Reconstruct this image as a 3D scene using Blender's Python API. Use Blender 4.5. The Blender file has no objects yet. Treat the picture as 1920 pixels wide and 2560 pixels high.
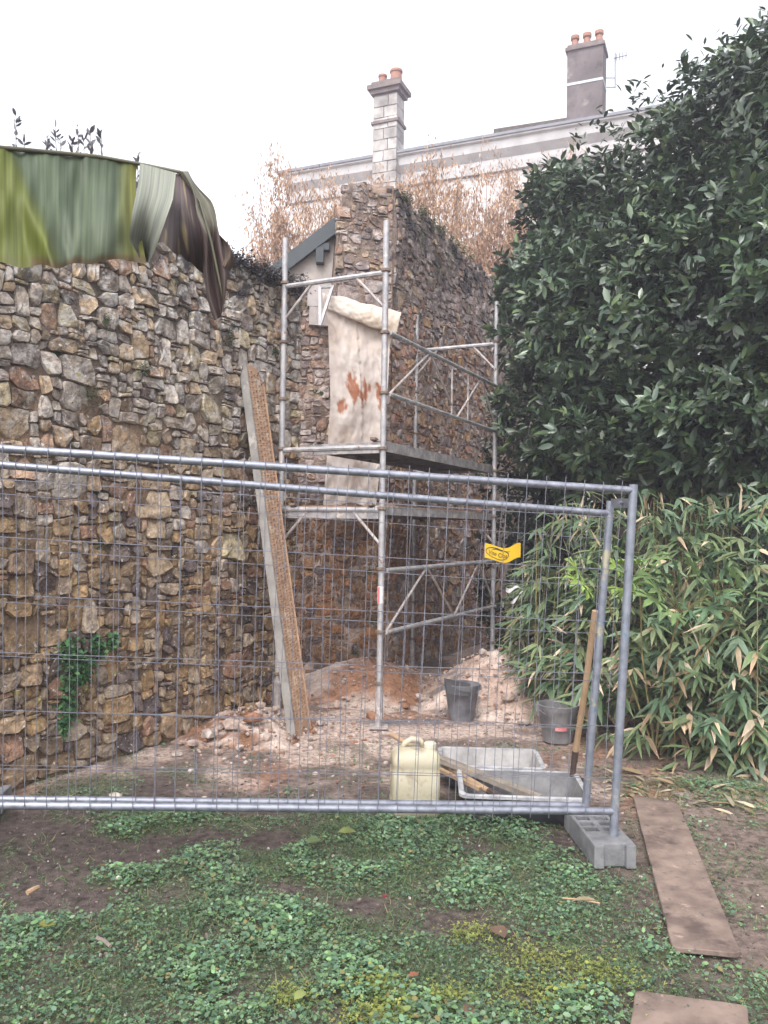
import bpy, bmesh, math, random
import numpy as np
from mathutils import Vector, Matrix, noise

random.seed(7)
rng = np.random.default_rng(7)
S = bpy.context.scene
COL = S.collection
R = math.radians
PI = math.pi

# ------------------------------------------------------------------ camera
FPX, EYE = 2050.0, 1.65
cam_d = bpy.data.cameras.new('camera')
cam = bpy.data.objects.new('camera', cam_d)
COL.objects.link(cam)
cam_d.sensor_fit = 'VERTICAL'
cam_d.sensor_height = 36.0
cam_d.lens = FPX / 2560 * 36.0
cam_d.clip_end = 2000
cam_d.clip_start = 0.05
CR = Matrix.Rotation(R(90 + 1.118), 4, 'X') @ Matrix.Rotation(R(0.9), 4, 'Z')
cam.matrix_world = Matrix.Translation((0, 0, EYE)) @ CR
S.camera = cam
CR3 = CR.to_3x3()

# ------------------------------------------------------------------ light
SUN_EL, SUN_AZ = 52, 200
world = bpy.data.worlds.new('World')
S.world = world
world.use_nodes = True
wn = world.node_tree
bg = wn.nodes['Background']
sky = wn.nodes.new('ShaderNodeTexSky')
sky.sky_type = 'NISHITA'
sky.sun_disc = False
sky.sun_elevation = R(SUN_EL)
sky.sun_rotation = R(SUN_AZ)
sky.air_density = 1.0
sky.dust_density = 3.0
sky.ozone_density = 1.0
hs = wn.nodes.new('ShaderNodeHueSaturation')     # overcast: the cloud layer takes the blue out of the sky
hs.inputs['Saturation'].default_value = 0.16
wn.links.new(sky.outputs[0], hs.inputs['Color'])
wn.links.new(hs.outputs[0], bg.inputs['Color'])
bg.inputs['Strength'].default_value = 0.15
sun_d = bpy.data.lights.new('sun', 'SUN')
sun_d.energy = 0.7
sun_d.angle = R(35)
sun_d.color = (1.0, 0.97, 0.95)
sun = bpy.data.objects.new('sun', sun_d)
COL.objects.link(sun)
az = R(SUN_AZ)
sdir = Vector((math.sin(az) * math.cos(R(SUN_EL)), math.cos(az) * math.cos(R(SUN_EL)), math.sin(R(SUN_EL))))
sun.rotation_euler = sdir.to_track_quat('Z', 'Y').to_euler()
S.view_settings.view_transform = 'Standard'
S.view_settings.look = 'None'
S.view_settings.gamma = 1.0
S.view_settings.use_curve_mapping = False
S.view_settings.exposure = 1.65


# ------------------------------------------------------------------ helpers
def ray(px, py):
    return CR3 @ Vector(((px - 960) / FPX, -(py - 1280) / FPX, -1))


def P(px, py, Y):
    d = ray(px, py)
    t = Y / d.y
    return Vector((d.x * t, Y, EYE + d.z * t))


def G(px, py, z=0.0):
    d = ray(px, py)
    t = (z - EYE) / d.z
    return Vector((d.x * t, d.y * t, z))


def V(*a):
    return Vector(a)


def tag(o, label=None, cat=None, group=None, kind=None):
    if label: o['label'] = label
    if cat: o['category'] = cat
    if group: o['group'] = group
    if kind: o['kind'] = kind
    return o


def thing(name, label, cat, loc=(0, 0, 0), group=None):
    o = bpy.data.objects.new(name, None)
    o.empty_display_size = 0.1
    COL.objects.link(o)
    o.location = loc
    return tag(o, label, cat, group, 'thing')


def link(name, me, parent=None):
    o = bpy.data.objects.new(name, me)
    COL.objects.link(o)
    if parent is not None:
        o.parent = parent
        w = Vector(parent.location)
        p = parent.parent
        while p is not None:
            if p.type == 'EMPTY':
                w = Vector(p.location)
            p = p.parent
        if parent.type == 'EMPTY':
            o.matrix_parent_inverse = Matrix.Translation(-w)
    return o


def copy_thing(root, delta, rotz=0.0):
    r = root.copy()
    COL.objects.link(r)
    r.location = Vector(root.location) + Vector(delta)
    r.rotation_euler = (0, 0, rotz)
    for ch in list(root.children):
        c = ch.copy()
        COL.objects.link(c)
        c.parent = r
        for g in list(ch.children):
            d = g.copy()
            COL.objects.link(d)
            d.parent = c
    return r


def frame(d, up=Vector((0, 0, 1))):
    d = Vector(d).normalized()
    if abs(d.dot(up)) > 0.98:
        up = Vector((0, 1, 0))
    x = d.cross(up).normalized()
    return x, x.cross(d).normalized(), d


class MB:
    def __init__(s):
        s.v, s.f, s.c = [], [], []

    def add(s, vs, fs, col=None):
        n = len(s.v)
        s.v += [tuple(v) for v in vs]
        s.f += [tuple(i + n for i in f) for f in fs]
        if col is not None:
            if callable(col):
                s.c += [tuple(col(Vector(v))) for v in vs]
            else:
                s.c += [tuple(col)] * len(vs)
        return s

    def tube(s, pts, r, n=8, r2=None, cap=True, col=None):
        pts = [Vector(p) for p in pts]
        m = len(pts)
        vs, fs = [], []
        ux = None
        for i, p in enumerate(pts):
            d = (pts[min(i + 1, m - 1)] - pts[max(i - 1, 0)]).normalized()
            if ux is None:
                ux = frame(d)[0]
            else:
                ux = (ux - d * ux.dot(d)).normalized()
            uy = d.cross(ux)
            rr = r if r2 is None else r + (r2 - r) * i / (m - 1)
            for k in range(n):
                a = 2 * PI * k / n
                vs.append(p + ux * (rr * math.cos(a)) + uy * (rr * math.sin(a)))
        for i in range(m - 1):
            for k in range(n):
                a, b = i * n + k, i * n + (k + 1) % n
                fs.append((a, b, b + n, a + n))
        if cap:
            fs.append(tuple(range(n - 1, -1, -1)))
            fs.append(tuple(range((m - 1) * n, m * n)))
        return s.add(vs, fs, col)

    def beam(s, p0, p1, w, h, up=Vector((0, 0, 1)), col=None, sub=1):
        p0, p1 = Vector(p0), Vector(p1)
        x, u, d = frame(p1 - p0, Vector(up))
        vs = []
        for i in range(sub + 1):
            p = p0.lerp(p1, i / sub)
            vs += [p - x * w / 2 - u * h / 2, p + x * w / 2 - u * h / 2, p + x * w / 2 + u * h / 2, p - x * w / 2 + u * h / 2]
        fs = [(3, 2, 1, 0)]
        for i in range(sub):
            b = i * 4
            fs += [(b + k, b + (k + 1) % 4, b + 4 + (k + 1) % 4, b + 4 + k) for k in range(4)]
        b = sub * 4
        fs.append((b, b + 1, b + 2, b + 3))
        return s.add(vs, fs, col)

    def box(s, c, hx, hy, hz, ang=0.0, col=None):
        c = Vector(c)
        ca, sa = math.cos(ang), math.sin(ang)
        vs = []
        for z in (-hz, hz):
            for x, y in ((-hx, -hy), (hx, -hy), (hx, hy), (-hx, hy)):
                vs.append(c + V(x * ca - y * sa, x * sa + y * ca, z))
        return s.add(vs, [(3, 2, 1, 0), (4, 5, 6, 7), (0, 1, 5, 4), (1, 2, 6, 5), (2, 3, 7, 6), (3, 0, 4, 7)], col)

    def lathe(s, prof, c, n=20, axis=None, col=None, jit=0):
        c = Vector(c)
        x, y, z = (V(1, 0, 0), V(0, 1, 0), V(0, 0, 1))
        if axis is not None:
            x, y, z = frame(axis)
        vs, fs = [], []
        for r, h in prof:
            for k in range(n):
                a = 2 * PI * k / n
                vs.append(c + x * (r * math.cos(a)) + y * (r * math.sin(a)) + z * h)
        for i in range(len(prof) - 1):
            for k in range(n):
                a, b = i * n + k, i * n + (k + 1) % n
                fs.append((a, b, b + n, a + n))
        fs.append(tuple(range(n - 1, -1, -1)))
        fs.append(tuple(range((len(prof) - 1) * n, len(prof) * n)))
        return s.add(vs, fs, col)

    def rrect(s, levels, c, ang=0.0, n=5, col=None, capb=True, capt=True):
        """stack of rounded rectangles: (z, hx, hy, r)"""
        c = Vector(c)
        ca, sa = math.cos(ang), math.sin(ang)
        vs, fs = [], []
        m = 4 * n
        for z, hx, hy, r in levels:
            for q, (sx, sy) in enumerate(((1, 1), (-1, 1), (-1, -1), (1, -1))):
                for k in range(n):
                    a = PI / 2 * (q + k / (n - 1))
                    x = sx * (hx - r) + r * math.cos(a)
                    y = sy * (hy - r) + r * math.sin(a)
                    vs.append(c + V(x * ca - y * sa, x * sa + y * ca, z))
        for i in range(len(levels) - 1):
            for k in range(m):
                a, b = i * m + k, i * m + (k + 1) % m
                fs.append((a, b, b + m, a + m))
        if capb: fs.append(tuple(range(m - 1, -1, -1)))
        if capt: fs.append(tuple(range((len(levels) - 1) * m, len(levels) * m)))
        return s.add(vs, fs, col)

    def prism(s, pts, vec, col=None):
        n = len(pts)
        vec = Vector(vec)
        vs = [Vector(p) for p in pts] + [Vector(p) + vec for p in pts]
        fs = [tuple(range(n - 1, -1, -1)), tuple(range(n, 2 * n))]
        fs += [(i, (i + 1) % n, n + (i + 1) % n, n + i) for i in range(n)]
        return s.add(vs, fs, col)

    def mesh(s, name, mat, smooth=False):
        me = bpy.data.meshes.new(name)
        me.from_pydata(s.v, [], s.f)
        if s.c and len(s.c) == len(s.v):
            at = me.color_attributes.new('tint', 'FLOAT_COLOR', 'POINT')
            a = np.ones((len(s.v), 4), dtype=np.float32)
            a[:, :3] = np.array(s.c)[:, :3]
            at.data.foreach_set('color', a.ravel())
        me.materials.append(mat)
        if smooth:
            me.polygons.foreach_set('use_smooth', [True] * len(me.polygons))
            if smooth != 'all':
                me.set_sharp_from_angle(angle=R(40))
        return me

    def build(s, name, mat, parent=None, smooth=False):
        bm = None
        me = s.mesh(name, mat, smooth)
        return link(name, me, parent)


def recalc(o):
    bm = bmesh.new()
    bm.from_mesh(o.data)
    bmesh.ops.recalc_face_normals(bm, faces=bm.faces)
    bm.to_mesh(o.data)
    bm.free()
    return o


def npmesh(name, verts, tris, cols, mat, parent=None, smooth=True):
    me = bpy.data.meshes.new(name)
    n, m = len(verts), len(tris)
    me.vertices.add(n)
    me.vertices.foreach_set('co', np.ascontiguousarray(verts, dtype=np.float32).ravel())
    me.loops.add(3 * m)
    me.loops.foreach_set('vertex_index', np.ascontiguousarray(tris, dtype=np.int32).ravel())
    me.polygons.add(m)
    me.polygons.foreach_set('loop_start', np.arange(0, 3 * m, 3, dtype=np.int32))
    if smooth:
        me.polygons.foreach_set('use_smooth', np.ones(m, dtype=bool))
    me.update(calc_edges=True)
    if cols is not None:
        at = me.color_attributes.new('tint', 'FLOAT_COLOR', 'POINT')
        a = np.ones((n, 4), dtype=np.float32)
        a[:, :3] = cols
        at.data.foreach_set('color', a.ravel())
    me.materials.append(mat)
    return link(name, me, parent)


def norm(a):
    return a / np.maximum(np.linalg.norm(a, axis=-1, keepdims=True), 1e-9)


def scatter(tv, tf, pos, fwd, up, scale, col, vcol=None):
    """copies of a template (x across, y along, z up) -> verts, tris, cols"""
    tv = np.asarray(tv, float)
    tf = np.asarray(tf, int)
    n, k = len(pos), len(tv)
    fwd = norm(fwd)
    side = norm(np.cross(fwd, up))
    up2 = np.cross(side, fwd)
    sc = np.asarray(scale, float)
    if sc.ndim == 1: sc = np.stack([sc, sc, sc], 1)
    w = (side[:, None, :] * (tv[None, :, 0:1] * sc[:, None, 0:1]) + fwd[:, None, :] * (tv[None, :, 1:2] * sc[:, None, 1:2])
         + up2[:, None, :] * (tv[None, :, 2:3] * sc[:, None, 2:3])) + pos[:, None, :]
    tris = (tf[None] + (np.arange(n) * k)[:, None, None]).reshape(-1, 3)
    c = np.repeat(col[:, None, :], k, 1)
    if vcol is not None:
        c = c * np.asarray(vcol)[None]
    return w.reshape(-1, 3), tris, c.reshape(-1, 3)


def merge(parts):
    vs, ts, cs, n = [], [], [], 0
    for v, t, c in parts:
        vs.append(v); ts.append(t + n); cs.append(c); n += len(v)
    return np.concatenate(vs), np.concatenate(ts), np.concatenate(cs)


def nz(x, y, z=0.0, s=1.0):
    return noise.noise(Vector((x * s, y * s, z * s)))


def fbm(x, y, z=0.0, s=1.0, o=3):
    v, a = 0.0, 1.0
    for i in range(o):
        v += a * noise.noise(Vector((x * s, y * s, z * s + 7.3 * i)))
        s *= 2.03; a *= 0.5
    return v


def sstep(a, b, x):
    t = min(1, max(0, (x - a) / (b - a)))
    return t * t * (3 - 2 * t)


# ------------------------------------------------------------------ materials
def mat(name, c1, c2=None, scale=6.0, rough=0.8, bump=0.3, bscale=60.0, metal=0.0, tint=False, coord='pos', spots=None,
        trans=0.0, spec=0.5, dist=0.01, stretch=(1, 1, 1), contrast=(0.35, 0.65), detail=6, rrange=0.12):
    m = bpy.data.materials.new(name)
    m.use_nodes = True
    t = m.node_tree
    N, L = t.nodes, t.links
    pr = N['Principled BSDF']
    if coord == 'pos':
        src = N.new('ShaderNodeNewGeometry').outputs['Position']
    else:
        src = N.new('ShaderNodeTexCoord').outputs['Object']
    mp = N.new('ShaderNodeMapping')
    mp.inputs['Scale'].default_value = stretch
    L.new(src, mp.inputs[0])
    src = mp.outputs[0]
    nt = N.new('ShaderNodeTexNoise')
    nt.inputs['Scale'].default_value = scale
    nt.inputs['Detail'].default_value = detail
    nt.inputs['Roughness'].default_value = 0.62
    L.new(src, nt.inputs['Vector'])
    cr = N.new('ShaderNodeValToRGB')
    cr.color_ramp.elements[0].position = contrast[0]
    cr.color_ramp.elements[1].position = contrast[1]
    cr.color_ramp.elements[0].color = (*c1, 1)
    cr.color_ramp.elements[1].color = (*(c2 or c1), 1)
    L.new(nt.outputs[0], cr.inputs[0])
    out = cr.outputs[0]
    if tint:
        at = N.new('ShaderNodeAttribute')
        at.attribute_name = 'tint'
        mx = N.new('ShaderNodeMix')
        mx.data_type = 'RGBA'; mx.blend_type = 'MULTIPLY'
        mx.inputs[0].default_value = 1.0
        L.new(out, mx.inputs[6]); L.new(at.outputs['Color'], mx.inputs[7])
        out = mx.outputs[2]
    for sp in (spots or []):           # (colour, scale, lo, hi, zlo, zhi)
        n2 = N.new('ShaderNodeTexNoise')
        n2.inputs['Scale'].default_value = sp[1]
        n2.inputs['Detail'].default_value = 5
        n2.inputs['Roughness'].default_value = 0.65
        L.new(src, n2.inputs['Vector'])
        mr = N.new('ShaderNodeMapRange')
        mr.inputs[1].default_value = sp[2]; mr.inputs[2].default_value = sp[3]
        L.new(n2.outputs[0], mr.inputs[0])
        f = mr.outputs[0]
        if len(sp) > 4:
            sx = N.new('ShaderNodeSeparateXYZ')
            g = N.new('ShaderNodeNewGeometry')
            L.new(g.outputs['Position'], sx.inputs[0])
            m2 = N.new('ShaderNodeMapRange')
            m2.inputs[1].default_value = sp[4]; m2.inputs[2].default_value = sp[5]
            L.new(sx.outputs[2], m2.inputs[0])
            mm = N.new('ShaderNodeMath'); mm.operation = 'MULTIPLY'
            L.new(f, mm.inputs[0]); L.new(m2.outputs[0], mm.inputs[1])
            f = mm.outputs[0]
        mx = N.new('ShaderNodeMix')
        mx.data_type = 'RGBA'
        L.new(f, mx.inputs[0]); L.new(out, mx.inputs[6])
        mx.inputs[7].default_value = (*sp[0], 1)
        out = mx.outputs[2]
    L.new(out, pr.inputs['Base Color'])
    pr.inputs['Metallic'].default_value = metal
    pr.inputs['Specular IOR Level'].default_value = spec
    rr = N.new('ShaderNodeMapRange')
    rr.inputs[1].default_value = 0.3; rr.inputs[2].default_value = 0.7
    rr.inputs[3].default_value = max(0.05, rough - rrange); rr.inputs[4].default_value = min(1, rough + rrange)
    L.new(nt.outputs[0], rr.inputs[0])
    L.new(rr.outputs[0], pr.inputs['Roughness'])
    if bump > 0:
        nb = N.new('ShaderNodeTexNoise')
        nb.inputs['Scale'].default_value = bscale
        nb.inputs['Detail'].default_value = 5
        L.new(src, nb.inputs['Vector'])
        bp = N.new('ShaderNodeBump')
        bp.inputs['Strength'].default_value = bump
        bp.inputs['Distance'].default_value = dist
        L.new(nb.outputs[0], bp.inputs['Height'])
        L.new(bp.outputs[0], pr.inputs['Normal'])
    if trans > 0:
        tr = N.new('ShaderNodeBsdfTranslucent')
        L.new(out, tr.inputs['Color'])
        ms = N.new('ShaderNodeMixShader')
        ms.inputs[0].default_value = trans
        L.new(pr.outputs[0], ms.inputs[1]); L.new(tr.outputs[0], ms.inputs[2])
        L.new(ms.outputs[0], N['Material Output'].inputs['Surface'])
    return m


W1 = (1, 1, 1)
M = {}
M['stone'] = mat('rubble_stone', (0.5, 0.48, 0.48), (1.4, 1.34, 1.26), 17, 0.92, 1.0, 48, tint=True, dist=0.015, spec=0.25, spots=[
    ((0.5, 0.475, 0.46), 9.0, 0.49, 0.63, 1.5, 3.3),       # pale lichen, more of it high up
    ((0.05, 0.045, 0.048), 5.0, 0.53, 0.63, 2.0, 3.6),      # black algae high up
    ((0.33, 0.27, 0.08), 9.0, 0.63, 0.72),                 # yellow lichen
    ((0.5, 0.47, 0.44), 30.0, 0.6, 0.68)])
M['stone_pier'] = mat('pier_stone', (0.55, 0.53, 0.54), (1.35, 1.3, 1.26), 17, 0.92, 1.0, 48, tint=True, dist=0.015, spec=0.25, spots=[
    ((0.4, 0.355, 0.335), 8.0, 0.5, 0.66, 1.6, 4.6),
    ((0.045, 0.04, 0.042), 2.6, 0.45, 0.6, 4.0, 5.1),
    ((0.07, 0.1, 0.03), 12.0, 0.6, 0.68, 4.6, 5.5)])
M['mortar'] = mat('earth_mortar', (0.55, 0.5, 0.48), (1.2, 1.15, 1.1), 11, 0.95, 0.9, 45, tint=True, dist=0.02, spec=0.15, spots=[
    ((0.035, 0.045, 0.022), 4.0, 0.58, 0.66)])
M['render'] = mat('lime_render', (0.3, 0.26, 0.24), (0.42, 0.375, 0.345), 5, 0.9, 0.3, 70)
M['dressed'] = mat('dressed_limestone', (0.26, 0.225, 0.215), (0.37, 0.33, 0.315), 9, 0.85, 0.3, 60)
M['slate'] = mat('dark_zinc', (0.018, 0.024, 0.03), (0.035, 0.045, 0.052), 5, 0.55, 0.1, 40)
M['slate_far'] = mat('slate_roof', (0.13, 0.135, 0.16), (0.2, 0.2, 0.23), 3, 0.6, 0.2, 15)
M['ashlar'] = mat('white_ashlar', (0.42, 0.4, 0.395), (0.56, 0.54, 0.53), 1.6, 0.85, 0.15, 20, tint=True)
M['cornice'] = mat('cornice_stone', (0.4, 0.385, 0.385), (0.54, 0.525, 0.525), 2.0, 0.85, 0.1, 20)
M['chim_stone'] = mat('chimney_stone', (0.2, 0.185, 0.18), (0.46, 0.44, 0.43), 2.2, 0.85, 0.2, 14, tint=True)
M['chim_rend'] = mat('chimney_render', (0.085, 0.07, 0.072), (0.18, 0.15, 0.15), 2.6, 0.9, 0.35, 12, spots=[((0.055, 0.045, 0.045), 1.3, 0.5, 0.68), ((0.27, 0.24, 0.23), 2.2, 0.6, 0.72)])
M['chim_cap'] = mat('chimney_cap', (0.1, 0.075, 0.075), (0.2, 0.16, 0.15), 4, 0.9, 0.2, 20)
M['pot'] = mat('terracotta', (0.24, 0.11, 0.075), (0.33, 0.16, 0.11), 4, 0.8, 0.1, 20)
M['strap'] = mat('painted_strap', (0.38, 0.44, 0.46), (0.46, 0.51, 0.53), 4, 0.6, 0)
M['galv'] = mat('galvanised_steel', (0.165, 0.175, 0.21), (0.27, 0.28, 0.325), 22, 0.46, 0.12, 90, metal=0.6, rrange=0.16, dist=0.003)
M['galv_post'] = mat('painted_post', (0.15, 0.165, 0.2), (0.22, 0.235, 0.275), 18, 0.5, 0.12, 80, metal=0.4, dist=0.003, spots=[
    ((0.36, 0.33, 0.24), 5.0, 0.58, 0.68), ((0.07, 0.16, 0.26), 6.5, 0.66, 0.7)])
M['wire'] = mat('fence_wire', (0.13, 0.13, 0.16), (0.24, 0.24, 0.28), 30, 0.5, 0, metal=0.6)
M['scaff'] = mat('scaffold_tube', (0.25, 0.245, 0.26), (0.42, 0.405, 0.41), 13, 0.6, 0.3, 70, metal=0.35, dist=0.004, spots=[
    ((0.48, 0.43, 0.41), 8.0, 0.56, 0.64), ((0.2, 0.1, 0.06), 10.0, 0.64, 0.7)])
M['scaff_dull'] = mat('scaffold_brace', (0.24, 0.21, 0.21), (0.44, 0.39, 0.37), 16, 0.7, 0.3, 70, metal=0.25, dist=0.004, spots=[
    ((0.56, 0.5, 0.45), 9.0, 0.56, 0.64)])
M['coupler'] = mat('rusty_coupler', (0.1, 0.07, 0.06), (0.26, 0.19, 0.14), 30, 0.75, 0.3, 80, metal=0.3)
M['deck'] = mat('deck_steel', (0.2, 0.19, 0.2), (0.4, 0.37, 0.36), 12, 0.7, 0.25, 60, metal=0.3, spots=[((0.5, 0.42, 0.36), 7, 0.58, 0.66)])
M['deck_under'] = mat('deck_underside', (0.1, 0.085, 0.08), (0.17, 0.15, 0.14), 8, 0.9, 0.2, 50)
M['ochre_metal'] = mat('ochre_dusted_steel', (0.3, 0.18, 0.11), (0.42, 0.27, 0.18), 9, 0.85, 0.2, 60, spots=[((0.52, 0.4, 0.3), 5, 0.55, 0.68)])
M['rail_side'] = mat('plank_side', (0.17, 0.155, 0.145), (0.27, 0.25, 0.23), 9, 0.75, 0.2, 50, spots=[((0.36, 0.33, 0.3), 7, 0.6, 0.66)])
M['hole_shade'] = mat('painted_hole_shade', (0.035, 0.022, 0.015), (0.06, 0.036, 0.022), 9, 0.95, 0)
M['sheet'] = mat('dusty_plastic', (0.52, 0.455, 0.41), (0.68, 0.62, 0.58), 3.2, 0.5, 0.35, 12, trans=0.3, dist=0.02, tint=True)
M['concrete'] = mat('grey_concrete', (0.1, 0.1, 0.107), (0.19, 0.19, 0.196), 9, 0.92, 0.5, 90, dist=0.006, spots=[((0.16, 0.12, 0.1), 5, 0.6, 0.7)])
M['hdpe'] = mat('cream_plastic', (0.5, 0.44, 0.31), (0.58, 0.53, 0.41), 7, 0.5, 0.12, 25, trans=0.2, spots=[((0.3, 0.24, 0.17), 9, 0.52, 0.7)])
M['cap_white'] = mat('white_plastic', (0.5, 0.46, 0.36), (0.6, 0.56, 0.46), 8, 0.5, 0.1, 30)
M['tub_out'] = mat('black_rubber', (0.022, 0.023, 0.028), (0.06, 0.06, 0.068), 9, 0.6, 0.2, 40, spots=[((0.3, 0.28, 0.27), 9, 0.6, 0.68)])
M['tub_rim'] = mat('cement_dusted_rim', (0.2, 0.2, 0.215), (0.42, 0.41, 0.42), 14, 0.75, 0.2, 50)
M['tub_in'] = mat('cement_film', (0.085, 0.083, 0.086), (0.2, 0.195, 0.195), 7, 0.85, 0.3, 40, spots=[((0.13, 0.13, 0.14), 5, 0.57, 0.66)])
M['tub_in_pale'] = mat('pale_cement_film', (0.21, 0.2, 0.195), (0.36, 0.345, 0.335), 7, 0.85, 0.3, 40, spots=[((0.3, 0.29, 0.28), 6, 0.6, 0.7)])
M['bucket'] = mat('grey_bucket', (0.055, 0.056, 0.07), (0.2, 0.195, 0.205), 8, 0.65, 0.2, 40, contrast=(0.3, 0.7))
M['bucket_pale'] = mat('cement_bucket', (0.07, 0.07, 0.075), (0.24, 0.225, 0.225), 8, 0.7, 0.2, 40, contrast=(0.3, 0.7))
M['black'] = mat('black_plastic', (0.02, 0.018, 0.02), (0.045, 0.042, 0.045), 9, 0.6, 0.1, 40)
M['red_tag'] = mat('red_tag', (0.42, 0.1, 0.11), (0.5, 0.24, 0.22), 20, 0.7, 0.1, 40)
M['wood'] = mat('ash_handle', (0.26, 0.165, 0.09), (0.38, 0.26, 0.16), 9, 0.7, 0.2, 60, stretch=(1, 1, 0.3))
M['wood_grey'] = mat('weathered_timber', (0.14, 0.115, 0.095), (0.28, 0.235, 0.19), 14, 0.85, 0.3, 50)
M['rust'] = mat('worn_steel', (0.05, 0.038, 0.036), (0.12, 0.08, 0.065), 12, 0.6, 0.2, 50, metal=0.5)
M['board'] = mat('brown_board', (0.13, 0.092, 0.075), (0.22, 0.16, 0.13), 9, 0.85, 0.3, 80, dist=0.003, spots=[
    ((0.075, 0.05, 0.042), 4.2, 0.5, 0.66), ((0.3, 0.22, 0.18), 14, 0.62, 0.7), ((0.09, 0.075, 0.065), 24, 0.6, 0.68)])
M['yellow'] = mat('yellow_sheet', (0.62, 0.38, 0.012), (0.7, 0.45, 0.02), 6, 0.45, 0, trans=0.15)
M['ink'] = mat('black_ink', (0.02, 0.014, 0.01), (0.03, 0.02, 0.015), 6, 0.6, 0)
M['white_paint'] = mat('white_sticker', (0.5, 0.48, 0.48), (0.6, 0.58, 0.58), 20, 0.6, 0)
M['red_paint'] = mat('red_sticker', (0.5, 0.06, 0.08), (0.6, 0.1, 0.12), 20, 0.6, 0)
M['ground'] = mat('garden_soil', (0.5, 0.48, 0.47), (1.4, 1.35, 1.3), 24, 0.95, 1.0, 110, tint=True, dist=0.008, spec=0.15, detail=9)
M['heap'] = mat('spoil', (0.6, 0.58, 0.56), (1.25, 1.22, 1.2), 10, 0.95, 1.0, 30, tint=True, dist=0.03, spec=0.1, detail=9)
M['leaf'] = mat('laurel_leaf', (0.85, 0.85, 0.85), (1.15, 1.15, 1.15), 6, 0.36, 0, tint=True, trans=0.16, spec=0.75)
M['bamboo_leaf'] = mat('bamboo_leaf', (0.85, 0.85, 0.85), (1.15, 1.15, 1.15), 9, 0.5, 0, tint=True, trans=0.25, spec=0.4)
M['dry_leaf'] = mat('dry_leaf', (0.8, 0.8, 0.8), (1.2, 1.2, 1.2), 6, 0.8, 0, tint=True, trans=0.3, spec=0.2)
M['herb'] = mat('herb_leaf', (0.8, 0.8, 0.8), (1.2, 1.2, 1.2), 8, 0.55, 0, tint=True, trans=0.22, spec=0.35)
M['bark'] = mat('bark', (0.05, 0.04, 0.034), (0.12, 0.1, 0.085), 12, 0.95, 0.5, 40)
M['bark_pale'] = mat('pale_bark', (0.2, 0.13, 0.1), (0.32, 0.22, 0.17), 12, 0.9, 0.3, 40)
M['culm'] = mat('bamboo_culm', (0.14, 0.13, 0.05), (0.3, 0.24, 0.12), 12, 0.6, 0.1, 40)
M['petal'] = mat('red_petal', (0.12, 0.004, 0.012), (0.2, 0.008, 0.02), 30, 0.6, 0.1, 60)
M['chip'] = mat('pale_chip', (0.6, 0.58, 0.56), (1.25, 1.22, 1.2), 18, 0.9, 0.4, 60, tint=True)

# banana leaf: fine parallel veins across the blade, along its own length coordinate
def banana_mat():
    m = bpy.data.materials.new('banana_blade')
    m.use_nodes = True
    t = m.node_tree; N, L = t.nodes, t.links
    pr = N['Principled BSDF']
    uv = N.new('ShaderNodeUVMap'); uv.uv_map = 'blade'
    mp = N.new('ShaderNodeMapping'); mp.inputs['Scale'].default_value = (38, 0.8, 1)
    L.new(uv.outputs[0], mp.inputs[0])
    nt = N.new('ShaderNodeTexNoise'); nt.inputs['Scale'].default_value = 1.0; nt.inputs['Detail'].default_value = 6
    L.new(mp.outputs[0], nt.inputs['Vector'])
    cr = N.new('ShaderNodeValToRGB')
    cr.color_ramp.elements[0].position = 0.36; cr.color_ramp.elements[1].position = 0.66
    cr.color_ramp.elements[0].color = (0.7, 0.72, 0.74, 1); cr.color_ramp.elements[1].color = (1.2, 1.18, 1.1, 1)
    L.new(nt.outputs[0], cr.inputs[0])
    at = N.new('ShaderNodeAttribute'); at.attribute_name = 'tint'
    mx = N.new('ShaderNodeMix'); mx.data_type = 'RGBA'; mx.blend_type = 'MULTIPLY'; mx.inputs[0].default_value = 1
    L.new(cr.outputs[0], mx.inputs[6]); L.new(at.outputs['Color'], mx.inputs[7])
    L.new(mx.outputs[2], pr.inputs['Base Color'])
    pr.inputs['Roughness'].default_value = 0.6
    pr.inputs['Specular IOR Level'].default_value = 0.25
    bp = N.new('ShaderNodeBump'); bp.inputs['Strength'].default_value = 0.35; bp.inputs['Distance'].default_value = 0.0048
    L.new(nt.outputs[0], bp.inputs['Height']); L.new(bp.outputs[0], pr.inputs['Normal'])
    tr = N.new('ShaderNodeBsdfTranslucent'); L.new(mx.outputs[2], tr.inputs['Color'])
    ms = N.new('ShaderNodeMixShader'); ms.inputs[0].default_value = 0.1
    L.new(pr.outputs[0], ms.inputs[1]); L.new(tr.outputs[0], ms.inputs[2])
    L.new(ms.outputs[0], N['Material Output'].inputs['Surface'])
    return m


M['banana'] = banana_mat()

# ------------------------------------------------------------------ ground
def gz(x, y):
    h = 0.016 * fbm(x, y, 0, 1.1, 2) + 0.01 * nz(x, y, 3.0, 5.0)
    return h - 0.01


SOIL = np.array((0.075, 0.06, 0.056))
MUD = np.array((0.155, 0.12, 0.107))
PALE = np.array((0.39, 0.315, 0.28))
RED = np.array((0.25, 0.135, 0.085))
MOSSY = np.array((0.075, 0.085, 0.035))


def blob(x, y, cx, cy, rx, ry):
    return math.exp(-(((x - cx) / rx) ** 2 + ((y - cy) / ry) ** 2))


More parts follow.
